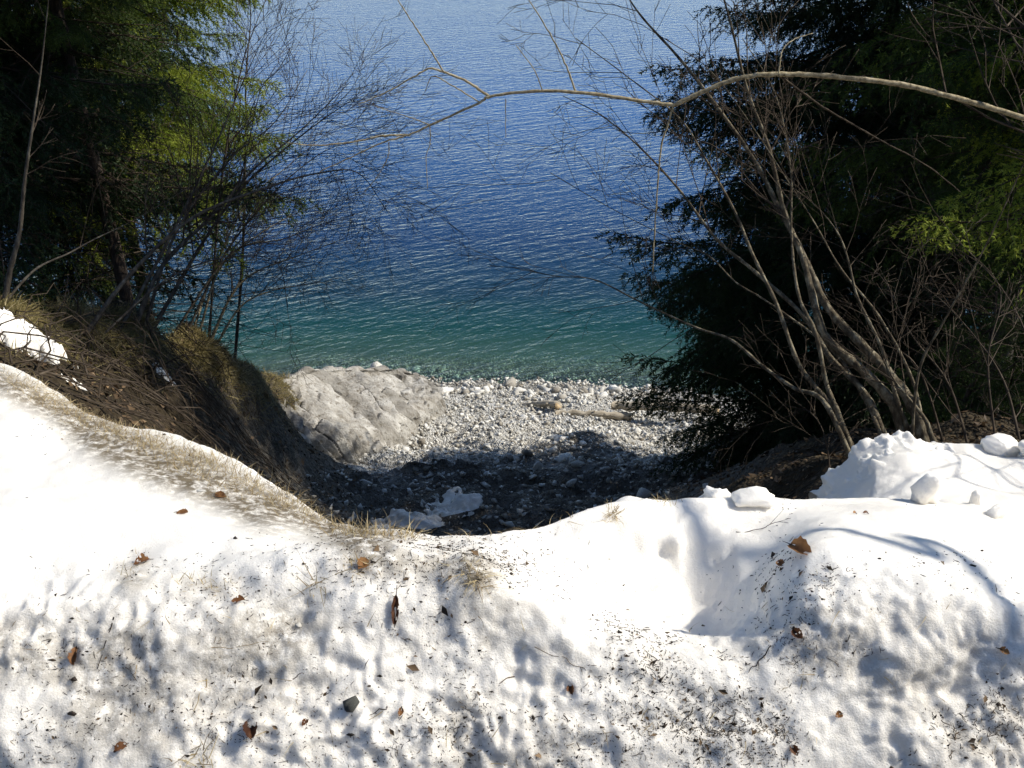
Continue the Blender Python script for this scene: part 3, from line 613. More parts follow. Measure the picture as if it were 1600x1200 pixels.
def rot_to(az, tilt):
    c, s = math.cos(az), math.sin(az); ct, st = math.cos(tilt), math.sin(tilt)
    return np.array([[c, -s, 0], [s, c, 0], [0, 0, 1.0]]) @ np.array([[ct, 0, st], [0, 1, 0], [-st, 0, ct]])

def spruce(base, height, radius, label, needle_mat, seed, zlo=.4, zhi=None, nb=90, bark='spruce_bark', trunk_r=.14, lean=(0, 0), live_from=0.0, azr=None, dead=40, tone=0.0, group=None, pack=1.0, taper=.75, skirt=1.0):
    r = np.random.default_rng(seed); base = np.asarray(base, float); root = empty('spruce_tree', base); tag(root, label, 'tree', group)
    n = 24; t = np.linspace(0, 1, n); ax = np.c_[lean[0] * t + .05 * np.sin(t * 7 + seed), lean[1] * t + .05 * np.cos(t * 6), t * height - .3 * (1 - t)]
    g = Geo(); g.tube(ax, trunk_r * (1 - t) ** .8 + .006, 10); add('trunk', g.mesh('spruce_trunk', True), M[bark], root)
    zhi = zhi or height * .97; W = Geo(); bl = []
    def at(zz): return np.array([np.interp(zz, ax[:, 2], ax[:, 0]), np.interp(zz, ax[:, 2], ax[:, 1]), zz])
    az = r.uniform(0, 6)
    for i in range(nb):
        zz = zlo + (zhi - zlo) * ((i + r.uniform(0, 1)) / nb) ** pack; az += 2.4 + r.normal(0, .35)
        rr = radius * (1 - zz / height) ** taper * r.uniform(.68, 1.15) * (skirt + (1 - skirt) * min(1.0, zz / 2.6)) + .12
        k = int(r.integers(4)) if rr > .8 else int(r.integers(2, 5)); sc = rr / BOUGHS[k][2]; tilt = r.normal(.05, .12) - .25 * zz / height
        Rm = rot_to(az, tilt); S = np.array([sc, sc * min(1.0, .95 / sc if sc > 1 else 1.0) * r.uniform(.85, 1.15), sc]); p = at(zz)
        bl.append((k, p, az, tilt, S)); W.put((np.vstack(BOUGHS[k][1].V) * S) @ Rm.T + p, np.vstack(BOUGHS[k][1].F), .5)
    # bare lower boughs: fine grey-brown dead twigs
    for i in range(dead):
        zz = r.uniform(.2, max(zlo + 1.2, live_from)); a = r.uniform(0, 6.28); ln = r.uniform(.5, 1.0) * radius * .8; d0 = np.array([math.cos(a), math.sin(a), r.uniform(-.35, .1)]); p = at(zz)
        pts = np.array([p, p + d0 * ln * .5 + [0, 0, -.02], p + d0 * ln + [0, 0, -.12 * ln]]); W.tube(pts, [.008, .005, .002], 3, .6)
        for j in range(11):
            u = r.uniform(.2, 1); b0 = p + d0 * ln * u; e = b0 + r.normal(0, .16, 3) + np.array([0, 0, -.06]); W.tube([b0, e], [.0028, .0012], 3, .6)
    crown = tag(add('crown', W.mesh('crown'), M['dead_twig'], root), kind='stuff')
    for k, p, az, tilt, S in bl:
        o = add('bough', bough_mesh(k, needle_mat), None, crown); o.location = p; o.rotation_euler = (0, tilt, az); o.scale = S
    return root
def sp_at(px, Y, dz=-.1):
    x = P(px, 600, Y)[0]; # first guess for x, then follow the ground at that place
    for _ in range(6):
        z = gz(x, Y); dep = Y * math.cos(PITCH) + (9 - z) * math.sin(PITCH); x = (px - 800) / FPX * dep
    return np.array([x, Y, gz(x, Y) + dz])
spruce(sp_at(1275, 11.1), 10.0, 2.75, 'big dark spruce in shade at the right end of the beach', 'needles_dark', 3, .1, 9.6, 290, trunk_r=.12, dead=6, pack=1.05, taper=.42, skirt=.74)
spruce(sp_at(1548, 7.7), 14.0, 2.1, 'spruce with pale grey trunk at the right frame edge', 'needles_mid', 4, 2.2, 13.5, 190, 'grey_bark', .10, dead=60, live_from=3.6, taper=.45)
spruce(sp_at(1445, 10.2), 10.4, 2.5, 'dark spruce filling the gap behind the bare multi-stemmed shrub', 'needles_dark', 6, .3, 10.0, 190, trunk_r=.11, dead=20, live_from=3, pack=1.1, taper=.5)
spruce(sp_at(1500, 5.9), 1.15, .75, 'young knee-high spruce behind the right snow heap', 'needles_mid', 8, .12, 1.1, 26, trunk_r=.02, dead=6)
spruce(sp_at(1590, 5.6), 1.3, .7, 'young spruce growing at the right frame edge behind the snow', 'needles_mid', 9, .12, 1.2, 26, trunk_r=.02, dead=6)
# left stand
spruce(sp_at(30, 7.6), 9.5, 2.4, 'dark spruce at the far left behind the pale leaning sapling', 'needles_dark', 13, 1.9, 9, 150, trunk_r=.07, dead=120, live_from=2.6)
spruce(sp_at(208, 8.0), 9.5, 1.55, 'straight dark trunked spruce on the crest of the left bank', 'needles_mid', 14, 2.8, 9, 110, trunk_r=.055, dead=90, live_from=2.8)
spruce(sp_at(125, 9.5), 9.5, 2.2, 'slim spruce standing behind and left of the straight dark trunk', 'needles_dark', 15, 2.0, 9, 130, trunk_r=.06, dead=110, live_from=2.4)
spruce(sp_at(255, 10.0), 9.5, 2.2, 'sunlit yellow green spruce nearest the lake on the left bank', 'needles_sunlit', 16, 2.5, 9.2, 210, 'grey_bark', .06, dead=30, live_from=2.0)

# ---------------------------------------------------------------- bare broadleaf shrubs
def grow(g, p, d, ln, r0, depth, r, up=.05, spread=.55, tint=.5, n_side=4, minr=.0014):
    """one crooked shoot with side twigs"""
    n = 4; pts = [p]; dd = d / np.linalg.norm(d)
    for k in range(n):
        dd = dd + r.normal(0, .10, 3) + np.array([0, 0, up * .4]); dd /= np.linalg.norm(dd); pts.append(pts[-1] + dd * ln / n)
    pts = np.array(pts); g.tube(pts, np.linspace(r0, max(minr, r0 * .35), n + 1), 3 if r0 < .006 else 5, tint)
    if depth == 0: return
    for k in range(n_side):
        u = r.uniform(.2, 1.0); i = min(int(u * n), n - 1); b = pts[i] + (pts[i + 1] - pts[i]) * (u * n - i); t = pts[i + 1] - pts[i]; t /= np.linalg.norm(t)
        e = r.normal(size=3); e -= (e @ t) * t; e /= np.linalg.norm(e); nd = t * r.uniform(.6, 1.0) + e * spread * r.uniform(.6, 1.4)
        grow(g, b, nd, ln * r.uniform(.35, .6), max(minr, r0 * .5), depth - 1, r, up, spread, tint, n_side, minr)

def shrub(name, label, cat, stems, bark, twig_bark, seed, twig_len=.6, twigs=10, depth=2, n_side=3, from_u=.35, up=.1, jitter=.04):
    """stems: list of (pixel polyline, y0, y1, radius at base in m); the foot of the first stem is the thing's origin"""
    r = np.random.default_rng(seed); foot = None; built = []
    for (pl, y0, y1, rad) in stems:
        pl = list(pl); hy = hit_ground(*pl[0])[1]
        while hy > 13.5: pl[0] = (pl[0][0] - 1, pl[0][1] + 3); hy = hit_ground(*pl[0])[1]
        yy = np.linspace(hy, hy + y1 - y0, len(pl)); pts = np.array([P(a[0], a[1], Y) for a, Y in zip(pl, yy)]); pts[1:-1] += r.normal(0, jitter * .5, (len(pts) - 2, 3)) * np.array([.3, 1, .3])
        zb = gz(pts[0][0], pts[0][1])
        if abs(zb - pts[0][2]) < .9: pts[0][2] = min(pts[0][2], zb - .05)
        built.append((spline(pts, 6 * len(pl)), rad))
    foot = built[0][0][0]; root = empty(name, foot); tag(root, label, cat); tw = Geo()
    for pts, rad in built:
        n = len(pts); g = Geo(); rr = np.maximum(.0024, rad * (1 - .9 * np.linspace(0, 1, n) ** .75)); rr = rr * (1 + .1 * np.sin(np.arange(n) * 1.9 + rad * 999)); g.tube(pts, rr, 7 if rad > .012 else 5)
        add('stem', g.mesh('stem', True, foot), M[bark], root)
        for k in range(twigs):
            u = r.uniform(from_u, 1.0); i = min(int(u * (n - 1)), n - 2); t = pts[i + 1] - pts[i]; t /= np.linalg.norm(t); e = r.normal(size=3); e -= (e @ t) * t; e /= np.linalg.norm(e)
            grow(tw, pts[i], t * .8 + e * .75, twig_len * r.uniform(.4, 1.1), max(.0022, rr[i] * .5), depth, r, up, .6, r.uniform(0, 1), n_side)
    tag(add('twigs', tw.mesh('twigs', False, foot), M[twig_bark], root), kind='stuff'); return root

shrub('bare_shrub', 'bare multi-stemmed shrub fanning up left from behind the right snow heap', 'shrub', [
    ([(1455, 715), (1432, 645), (1395, 590), (1350, 545), (1300, 490), (1270, 430), (1245, 370), (1215, 320), (1180, 250), (1110, 150), (1060, 90), (1000, 20), (960, -40)], 4.1, 6.2, .038),
    ([(1425, 715), (1400, 640), (1345, 580), (1290, 520), (1265, 450), (1255, 400), (1225, 330), (1200, 230), (1170, 140), (1140, 30), (1120, -40)], 4.2, 5.6, .036),
    ([(1400, 715), (1355, 620), (1300, 560), (1255, 495), (1180, 430), (1120, 370), (1060, 300), (1000, 230), (940, 180), (880, 150)], 4.3, 6.4, .022),
    ([(1345, 725), (1312, 650), (1292, 600), (1275, 520), (1250, 470), (1240, 410), (1240, 350), (1235, 260), (1215, 150), (1160, 60)], 4.5, 5.6, .018),
    ([(1350, 720), (1300, 640), (1250, 570), (1215, 480), (1180, 400), (1150, 330), (1100, 240), (1060, 190), (980, 120), (900, 60)], 4.5, 6.0, .018),
    ([(1345, 735), (1290, 630), (1240, 600), (1190, 570), (1140, 530), (1090, 515), (1000, 475), (930, 440), (870, 435), (800, 418)], 4.6, 6.6, .016),
    ([(1440, 710), (1400, 620), (1375, 540), (1340, 470), (1325, 410), (1305, 360), (1270, 320), (1220, 280)], 4.3, 5.2, .014),
    ([(1395, 720), (1370, 660), (1350, 620), (1310, 560), (1270, 520), (1200, 470), (1150, 440), (1110, 400), (1060, 380), (960, 330), (860, 270)], 4.4, 6.4, .013),
    ([(1480, 720), (1456, 680), (1440, 650), (1400, 600), (1380, 560)], 4.0, 4.3, .022),
    ([(1425, 720), (1440, 590), (1480, 500), (1540, 380), (1600, 250), (1640, 160)], 4.3, 4.4, .010),
    ([(1450, 720), (1430, 610), (1380, 500), (1310, 420), (1260, 330), (1130, 130), (1040, 60)], 4.3, 5.6, .012)],
    'hazel_bark', 'dead_twig', 31, .75, 9, 2, 3, .55, .02)
shrub('twig_thicket', 'tangled thin brown thicket of bare twigs at the right behind the heap', 'shrub', [
    ([(1520, 700), (1480, 600), (1420, 520), (1380, 440), (1330, 400)], 5.0, 6.0, .009), ([(1600, 690), (1560, 580), (1480, 480), (1420, 430)], 5.0, 6.2, .009),
    ([(1560, 690), (1540, 560), (1560, 450), (1500, 380)], 5.2, 6.0, .008), ([(1640, 680), (1600, 520), (1540, 420), (1460, 370)], 5.2, 6.4, .009), ([(1480, 690), (1440, 580), (1380, 540), (1300, 520)], 5.0, 5.6, .008),
    ([(1300, 760), (1290, 700), (1270, 650), (1230, 620)], 4.8, 5.2, .007), ([(1660, 640), (1600, 440), (1500, 330), (1400, 300)], 5.4, 6.4, .008)], 'dead_twig', 'dead_twig', 33, .55, 10, 2, 3, .1, -.03)

# overhanging branch: from a young ash standing just outside the frame on the right
def ash():
    foot = np.array([2.95, 4.1, gz(2.95, 4.1) - .1]); root = empty('bare_tree', foot); tag(root, 'long pale arching branch reaching across the water from the right frame edge', 'tree')
    top = P(1600, 183, 4.3); st = np.array([foot, foot + [.03, .05, 1.1], P(1780, 262, 4.2), P(1790, 100, 4.2), np.array([3.1, 4.1, 9.4]), np.array([3.6, 4.0, 10.8])])
    g = Geo(); g.tube(spline(st, 26), np.linspace(.055, .015, 26), 9); add('trunk', g.mesh('ash_trunk', True, foot), M['grey_bark'], root)
    def limb(px, y0, y1, r0, r1, start=None, bark='pale_bark'):
        yy = np.linspace(y0, y1, len(px)); pts = [P(a, b, Y) for (a, b), Y in zip(px, yy)]
        if start is not None: pts = [np.asarray(start)] + pts
        s = spline(pts, 7 * len(pts)); gg = Geo(); rr = np.linspace(r0, r1, len(s)); rr = rr * (1 + .13 * (np.arange(len(s)) % 9 == 4) + .07 * np.sin(np.arange(len(s)) * 1.7)); s[1:-1] += np.random.default_rng(len(s)).normal(0, .0010, (len(s) - 2, 3)); gg.tube(s, rr, 7); o = add('branch', gg.mesh('branch', True, foot), M[bark], root); return s
    limb([(1600, 185), (1500, 155), (1400, 131), (1290, 119), (1215, 116), (1160, 121), (1110, 138), (1052, 165)], 4.3, 4.35,   .0120, .0095, P(1778, 248, 4.2))
    limb([(1052, 165), (1000, 157), (900, 144), (830, 143), (765, 151), (750, 160), (680, 192), (638, 211), (600, 222), (560, 240), (500, 268)], 4.35, 4.4, .0082, .0022)
    limb([(638, 211), (600, 212), (560, 220), (500, 227), (448, 223)], 4.4, 4.35, .0045, .0022)
    limb([(765, 151), (730, 128), (694, 113), (672, 107), (650, 118), (600, 146), (560, 163)], 4.38, 4.3, .0060, .0020)
    limb([(694, 113), (662, 62), (640, 28), (618, -5)], 4.35, 4.45, .0035, .0022)
    limb([(750, 160), (700, 130), (676, 119), (664, 143)], 4.38, 4.42, .0030, .0014)
    limb([(900, 144), (880, 92), (852, 40), (826, 0)], 4.36, 4.5, .0042, .0022)
    limb([(848, 143), (835, 110), (806, 70)], 4.36, 4.3, .0026, .0014)
    limb([(1052, 165), (1045, 190), (1033, 230), (1027, 300), (1022, 380), (1020, 425)], 4.35, 4.3, .0050, .0024)
    limb([(672, 195), (672, 225), (666, 245), (668, 295)], 4.4, 4.4, .0024, .0013)
    limb([(608, 222), (606, 245), (590, 275), (570, 300)], 4.4, 4.4, .0024, .0013)
    limb([(790, 155), (790, 180), (790, 215)], 4.38, 4.38, .0022, .0012)
    limb([(672, 195), (630, 180), (586, 166)], 4.4, 4.45, .0026, .0013)
    limb([(1217, 115), (1222, 80), (1240, 62), (1270, 52)], 4.3, 4.4, .0035, .0016)
    limb([(1215, 116), (1290, 170), (1360, 210), (1450, 260), (1500, 300)], 4.32, 4.8, .005, .003, None, 'dead_twig')
    # added bough, out of frame, shaped along the sun so its shadow crosses the snow
    sp_ = [on_obj(snow_bank, *c)[0] for c in ((1330, 830), (1420, 838), (1500, 868), (1550, 920), (1580, 985), (1592, 1040))]; lb = [st[-1], st[-1] + np.array([.25, .1, .5])] + [c + np.array(SDIR) * 4.6 for c in sp_]
    gg = Geo(); lb = spline(lb, 40); gg.tube(lb, np.linspace(.020, .022, 40), 7); add('branch', gg.mesh('branch', True, foot), M['pale_bark'], root)
    r = np.random.default_rng(77); tw = Geo(); a = P(1021, 425, 4.3)
    for k in range(6): grow(tw, a + r.normal(0, .004, 3), np.array([r.normal(0, .35), r.normal(0, .3), -1]), r.uniform(.04, .09), .0018, 1, r, -.2, .8, .5, 2, .0012)
    for k in range(22):          # crown out of frame above, throws broken shade on the bank
        u = r.uniform(.35, 1); p = spline(st, 26)[int(u * 25)]; grow(tw, p, np.array([r.normal(), r.normal(), .6]), r.uniform(.7, 1.4), .010, 2, r, .2, .6, r.uniform(), 4)
    tag(add('twigs', tw.mesh('twigs', False, foot), M['dead_twig'], root), kind='stuff')
ash()
spruce(np.array([4.0, 6.4, gz(4.0, 6.4)]), 5.6, 2.2, 'yellow green spruce boughs hanging in at the upper right edge', 'needles_sunlit', 19, 1.5, 4.4, 24, trunk_r=.05, dead=10)

# left shrubs
shrub('bare_shrub', 'dark bare shrub fanning out to the right from the left bank crest', 'shrub', [
    ([(205, 510), (255, 415), (330, 335), (400, 262), (470, 205), (545, 130)], 6.6, 8.2, .022), ([(235, 510), (300, 405), (370, 305), (440, 235), (510, 180), (575, 140)], 6.8, 8.2, .018),
    ([(125, 525), (200, 435), (300, 345), (420, 292), (500, 268), (560, 270), (605, 330)], 6.0, 7.6, .018), ([(265, 515), (330, 435), (380, 385), (440, 372), (500, 352), (570, 330)], 7.2, 8.2, .014),
    ([(180, 515), (240, 420), (300, 300), (340, 220), (380, 130), (420, 40)], 6.8, 8.0, .016), ([(290, 515), (350, 400), (430, 300), (500, 240), (560, 220)], 7.4, 8.6, .014),
    ([(150, 520), (260, 440), (360, 400), (430, 410), (450, 480)], 6.4, 7.4, .010), ([(220, 515), (280, 360), (360, 250), (430, 190), (480, 110)], 6.8, 8.4, .014)],
    'grey_bark', 'dead_twig', 51, .8, 18, 2, 4, .22, .06)
shrub('bare_shrub', 'sunlit pale grey bare shrub leaning over the water below the dark one', 'shrub', [
    ([(330, 520), (362, 462), (400, 425), (465, 402), (540, 372)], 9.4, 10.0, .018), ([(340, 522), (375, 480), (420, 455), (470, 445), (500, 440)], 9.4, 10.2, .014),
    ([(310, 515), (345, 420), (400, 370), (470, 330), (550, 310)], 9.2, 10.2, .014), ([(300, 512), (330, 430), (385, 320), (450, 260), (520, 200)], 9.2, 10.4, .014)], 'pale_bark', 'hazel_bark', 53, .7, 18, 2, 4, .25, .05)
shrub('bare_sapling', 'slim upright bare sapling rising between the left spruces and the lake', 'tree', [([(372, 545), (380, 400), (383, 240), (384, 120), (390, 30), (388, -40)], 10.6, 10.8, .022), ([(330, 515), (345, 300), (375, 120), (400, 40), (420, -10)], 10.0, 10.4, .014)], 'grey_bark', 'dead_twig', 55, .8, 26, 2, 3, .25, .15)
shrub('leaning_sapling', 'pale leaning sapling with a long side limb at the left frame edge', 'tree', [([(4, 470), (14, 430), (28, 365), (42, 280), (52, 190), (62, 100), (78, -20)], 4.9, 5.2, .022), ([(8, 442), (50, 425), (105, 396), (150, 370), (210, 345), (300, 290)], 4.9, 5.6, .011)], 'grey_bark', 'dead_twig', 57, .45, 6, 1, 3, .4, .05)

def canes():
    """fallen and bent thin stems matted over the shaded left slope"""
    r = np.random.default_rng(58); g = Geo()
    for k in range(120):
        px, py = r.uniform(-60, 330), r.uniform(500, 640); p = hit_ground(px, py); a = r.uniform(-1.3, 2.2); ln = r.uniform(.25, 1.3); d = np.array([math.cos(a), math.sin(a) * .8 + .2, 0])
        n = 7; t = np.linspace(0, 1, n); pts = p + d * (t * ln)[:, None]; zz = ground_fast(pts[:, 0], pts[:, 1]); pts[:, 2] = zz + r.uniform(.05, .4) * np.sin(t * math.pi * r.uniform(.5, 1)) + .02; pts += r.normal(0, .022, pts.shape)
        g.tube(pts, np.linspace(r.uniform(.003, .008), .0015, n), 3, r.uniform(0, 1))
    tag(add('matted_canes', g.mesh('matted_canes'), M['dead_twig']), 'thin bent dead stems matted over the shaded left slope', 'brush', kind='stuff')
canes()

# ================================================================== GRASS AND LITTER
def frames(n, ang):
    n = n / np.linalg.norm(n, axis=1, keepdims=True); t = np.cross(n, [0, 1.0, 0.1]); t /= np.linalg.norm(t, axis=1, keepdims=True); b = np.cross(n, t)
    u = t * np.cos(ang)[:, None] + b * np.sin(ang)[:, None]; return u, np.cross(n, u), n
def blades(g, P0, N0, r, length, width, lay=.6, seg=4, bias=None, bs=.5):
    p = np.asarray(P0, float); m = len(p); u, v, w = frames(np.asarray(N0, float), r.uniform(0, 6.28, m))
    d = w * (1 - lay * r.uniform(.4, 1, (m, 1))) + u * lay + (0 if bias is None else np.asarray(bias) * bs); d /= np.linalg.norm(d, axis=1, keepdims=True)
    ln = length * r.uniform(.5, 1.5, (m, 1)); pts = [p - w * .004]; dd = d.copy(); curl = r.normal(0, .22, (m, 3)) + np.array([0, 0, -.18])
    for k in range(seg): dd = dd + curl * .9; dd /= np.linalg.norm(dd, axis=1, keepdims=True); pts.append(pts[-1] + dd * ln / seg)
    pts = np.stack(pts, 1); s = np.cross(d, w + .01); s /= np.linalg.norm(s, axis=1, keepdims=True) + 1e-9; wd = width * np.linspace(1, .15, seg + 1)[None, :, None]
    V = np.concatenate([pts - s[:, None] * wd, pts + s[:, None] * wd], 1); k = seg + 1; i = np.arange(seg); F = np.stack([i, i + 1, i + 1 + k, i + k], -1)
    g.put(V.reshape(-1, 3), (F[None] + (np.arange(m) * 2 * k)[:, None, None]).reshape(-1, 4), np.repeat(np.clip(r.normal(.55, .25, m), 0, 1), 2 * k))
def snow_spots(poly, n, spread, r):
    """points on the snow bank along a pixel polyline"""
    pl = spline(poly, 200); out, nr = [], []
    while len(out) < n:
        c = pl[r.integers(200)]; q = on_obj(snow_bank, c[0] + r.normal(0, spread), c[1] + r.normal(0, spread * .55) )
        if q[0] is not None: out.append(q[0]); nr.append(q[1])
    return out, nr
def dry_grass():
    r = np.random.default_rng(61); g = Geo(); seam = [(10, 585), (90, 630), (150, 655), (230, 690), (330, 722), (400, 762), (470, 795), (540, 830)]
    for poly, n, sp, ln in ((seam, 3400, 13, .035), ([(100, 640), (220, 690), (330, 735)], 1700, 18, .03), ([(250, 720), (350, 760), (440, 790)], 420, 10, .03), ([(540, 832), (600, 836), (660, 838)], 420, 7, .05), ([(220, 870), (205, 895), (200, 905)], 60, 8, .03),
                            ([(330, 770), (350, 780)], 60, 10, .025), ([(260, 905), (320, 910), (370, 920)], 90, 10, .025), ([(560, 880), (575, 890)], 90, 9, .03), ([(953, 812), (962, 797)], 130, 5, .026), ([(720, 880), (745, 905), (765, 895)], 60, 12, .05), ([(285, 1190), (320, 1175)], 36, 10, .06),
                            ([(500, 900), (480, 940), (520, 870)], 24, 6, .06), ([(1030, 788), (1060, 786)], 40, 8, .03), ([(690, 838), (800, 834), (900, 812)], 40, 3, .03)):
        a, b = snow_spots(poly, n, sp, r); blades(g, a, b, r, ln, .0011, .75)
    a, b = [], []
    while len(a) < 120:
        c_ = on_obj(snow_bank, r.uniform(20, 1580), r.uniform(900, 1195))
        if c_[0] is not None: a.append(c_[0]); b.append(c_[1])
    blades(g, a, b, r, .045, .0010, .98)
    tag(add('dry_grass', g.mesh('dry_grass'), M['straw']), 'straw coloured dead grass along the edge of the snow', 'grass', kind='stuff')
    g = Geo(); pl = []
    for k in range(19000):
        u = r.uniform(0, 1); px = -20 + 500 * u ** .7; top = np.interp(px, [-20, 110, 200, 300, 400, 465], [470, 478, 487, 514, 557, 592]); py = top + abs(r.normal(0, 34)) + 1
        pl.append((px, py))
    pl = np.array(pl); dirs = np.array([ray(*q) for q in pl]); t = np.full(len(pl), 5.0); alive = np.ones(len(pl), bool)
    for k in range(520):
        q = CAM + dirs * t[:, None]; under = q[:, 2] < ground_fast(q[:, 0], q[:, 1]); alive &= ~under; t[alive] += .025
        if not alive.any(): break
    q = CAM + dirs * t[:, None]; ok = (t < 17) & (q[:, 2] > .4); q = q[ok]
    blades(g, q, np.tile([.25, -.1, .95], (len(q), 1)), r, .10, .0045, .92, 3, (.3, -.2, -.2), .2)
    tag(add('bank_grass', g.mesh('bank_grass'), M['bank_grass']), 'matted brown and olive grass on the left bank above the rock', 'grass', kind='stuff')
dry_grass()
def leaf_litter():
    """fallen leaves and bits of bark lying over the soil of both banks"""
    r = np.random.default_rng(63); n = 22000; x = np.r_[r.uniform(-5.2, -1.6, n // 2), r.uniform(1.4, 5.5, n // 2)]; y = r.uniform(3.2, 12.5, n); z = ground_fast(x, y); k = (z > 1.9 + .5 * fbm(x * .8, y * .8, seed=64)); x, y, z = x[k], y[k], z[k]; m = len(x)
    e = .05; nrm = np.stack([ground_fast(x - e, y) - ground_fast(x + e, y), ground_fast(x, y - e) - ground_fast(x, y + e), np.full(m, 2 * e)], -1); nrm += r.normal(0, .05, nrm.shape)
    u, v, w = frames(nrm, r.uniform(0, 6.28, m)); s = (.008 + r.gamma(2, .006, m))[:, None]; c = np.stack([x, y, z], -1) + w * .012; a = r.uniform(.35, .7, (m, 1))
    V = np.stack([c - u * s, c - v * s * a + w * s * .3 * r.normal(0, 1, (m, 1)), c + u * s, c + v * s * a + w * s * .4 * r.normal(0, 1, (m, 1))], 1).reshape(-1, 3); g = Geo()
    g.put(V, (np.array([[0, 1, 2, 3]])[None] + (np.arange(m) * 4)[:, None, None]).reshape(-1, 4), np.repeat(np.clip(r.normal(.45, .3, m), 0, 1), 4))
    tag(add('leaf_litter', g.mesh('leaf_litter'), M['old_leaves']), 'brown fallen leaves and bark scraps over both shaded banks', 'leaf litter', kind='stuff')
leaf_litter()

def litter():
    r = np.random.default_rng(62); g = Geo(); n = 0
    ok = np.zeros((NR, NC), bool); flat = SN.reshape(-1, 3); v = flat - CAM; dep = v @ _F; px = 800 + FPX * v[:, 0] / dep; py = 600 - FPX * (v @ _U) / dep
    dens = np.clip(.35 + 1.2 * fbm(px * .006, py * .006, seed=71, octv=3), 0, 1.6)
    w = dens * ((py > 860) * 1.0 + (py <= 860) * .05) * (py < 1215) * (px > -10) * (px < 1610) * (1 - .93 * ((px > 880) & (px < 1180) & (py < 960 + (px - 950) * .3)) ) * (1 - .75 * ((px > 1300) & (py < 1000))) * (1 - .6 * ((px < 230) & (py < 1000)))
    dgrime = np.exp(-((px - 620) / 190) ** 2 - ((py - 890) / 35) ** 2) * 3 + np.exp(-((px - 200) / 200) ** 2 - ((py - 660) / 30) ** 2) * .4; w = w * np.clip(1 - 1.3 * med.ravel() + 1.5 * np.clip(-pits.ravel(), 0, 1), .1, 3); w = w + dgrime * (py < 1215) * (py > 600)
    # weight by screen area so density reads even
    w = w / w.sum(); idx = r.choice(len(flat), 9500, p=w, replace=False); nrm = SNN.reshape(-1, 3)
    p = flat[idx]; m = len(p); u, vv, nn_ = frames(nrm[idx], r.uniform(0, 6.28, m)); isn = r.uniform(0, 1, m) < .66; wobble = r.normal(0, .0012, m)
    q = np.where(isn)[0]; ln = (.002 + r.gamma(1.2, .003, len(q)))[:, None]; a = p[q] - u[q] * ln / 2 + nn_[q] * .0006; b = p[q] + u[q] * ln / 2 + nn_[q] * .0012; mid = (a + b) / 2 + vv[q] * wobble[q][:, None]; ring = []
    for c, rad in ((a, .0005), (mid, .0009), (b, .0004)):
        for th in (0, 2.09, 4.19): ring.append(c + rad * (math.cos(th) * vv[q] + math.sin(th) * nn_[q]))
    V = np.stack(ring, 1); F = np.array([[i * 3 + j, i * 3 + (j + 1) % 3, i * 3 + 3 + (j + 1) % 3, i * 3 + 3 + j] for i in range(2) for j in range(3)])
    g.put(V.reshape(-1, 3), (F[None] + (np.arange(len(q)) * 9)[:, None, None]).reshape(-1, 4), np.repeat(np.clip(r.normal(.45, .3, len(q)), 0, .95), 9))
    for i in np.where(~isn)[0]:
        s = r.gamma(1.3, .0009) + .0006; V, F = PEBBLE[r.integers(6)]; g.put(V * s * r.uniform(.6, 1.5, 3) + p[i] + nn_[i] * s * .2, F, np.clip(r.normal(.35, .25), 0, .9))
    idx = r.choice(len(flat), 260, p=w, replace=False); m = 260; p = flat[idx]; u, vv, nn_ = frames(nrm[idx] + r.normal(0, .35, (m, 3)), r.uniform(0, 6.28, m)); s = (.0022 + r.gamma(1.6, .0016, m))[:, None]; c = p + nn_ * .002; g2 = Geo()
    g2.put(np.stack([c - u * s, c - vv * s * .5 + nn_ * s * .5, c + u * s * 1.2, c + vv * s * .6 + nn_ * s * .3], 1).reshape(-1, 3), (np.array([[0, 1, 2, 3]])[None] + (np.arange(m) * 4)[:, None, None]).reshape(-1, 4), np.repeat(r.uniform(0, .9, m), 4))
    tag(add('leaf_scraps', g2.mesh('leaf_scraps'), M['old_leaves']), 'tiny reddish brown leaf scraps strewn over the snow face', 'leaf litter', kind='stuff')
    tag(add('needle_litter', g.mesh('needle_litter'), M['litter']), 'dark needles, bud scales and grit scattered over the snow', 'litter', kind='stuff')
litter()

def twig_thing(px0, py0, px1, py1, rad, label, mat='litter', forks=2, seed=0):
    r = np.random.default_rng(seed + 200); a, na = on_obj(snow_bank, px0, py0); b, nb_ = on_obj(snow_bank, px1, py1); n = 7; t = np.linspace(0, 1, n)
    pts = [];
    for u in t:
        q, m = on_obj(snow_bank, px0 + (px1 - px0) * u, py0 + (py1 - py0) * u); pts.append(q + m * (rad * .8))
    pts = np.array(pts); pts = pts * .5 + (a + (b - a) * t[:, None]) * .5 + na * rad; pts[1:-1] += r.normal(0, .0025, (n - 2, 3)); g = Geo(); g.tube(spline(pts, 14), np.linspace(rad, rad * .5, 14), 5, r.uniform(.3, .8))
    for k in range(forks):
        i = r.integers(1, n - 1); e = pts[i] + (pts[-1] - pts[0]) * r.uniform(.1, .25) + r.normal(0, .012, 3); g.tube([pts[i], (pts[i] + e) / 2, e], [rad * .6, rad * .5, rad * .3], 4, .5)
    o = add('twig', g.mesh('twig', True, a), M[mat]); o.location = a; tag(o, label, 'twig')
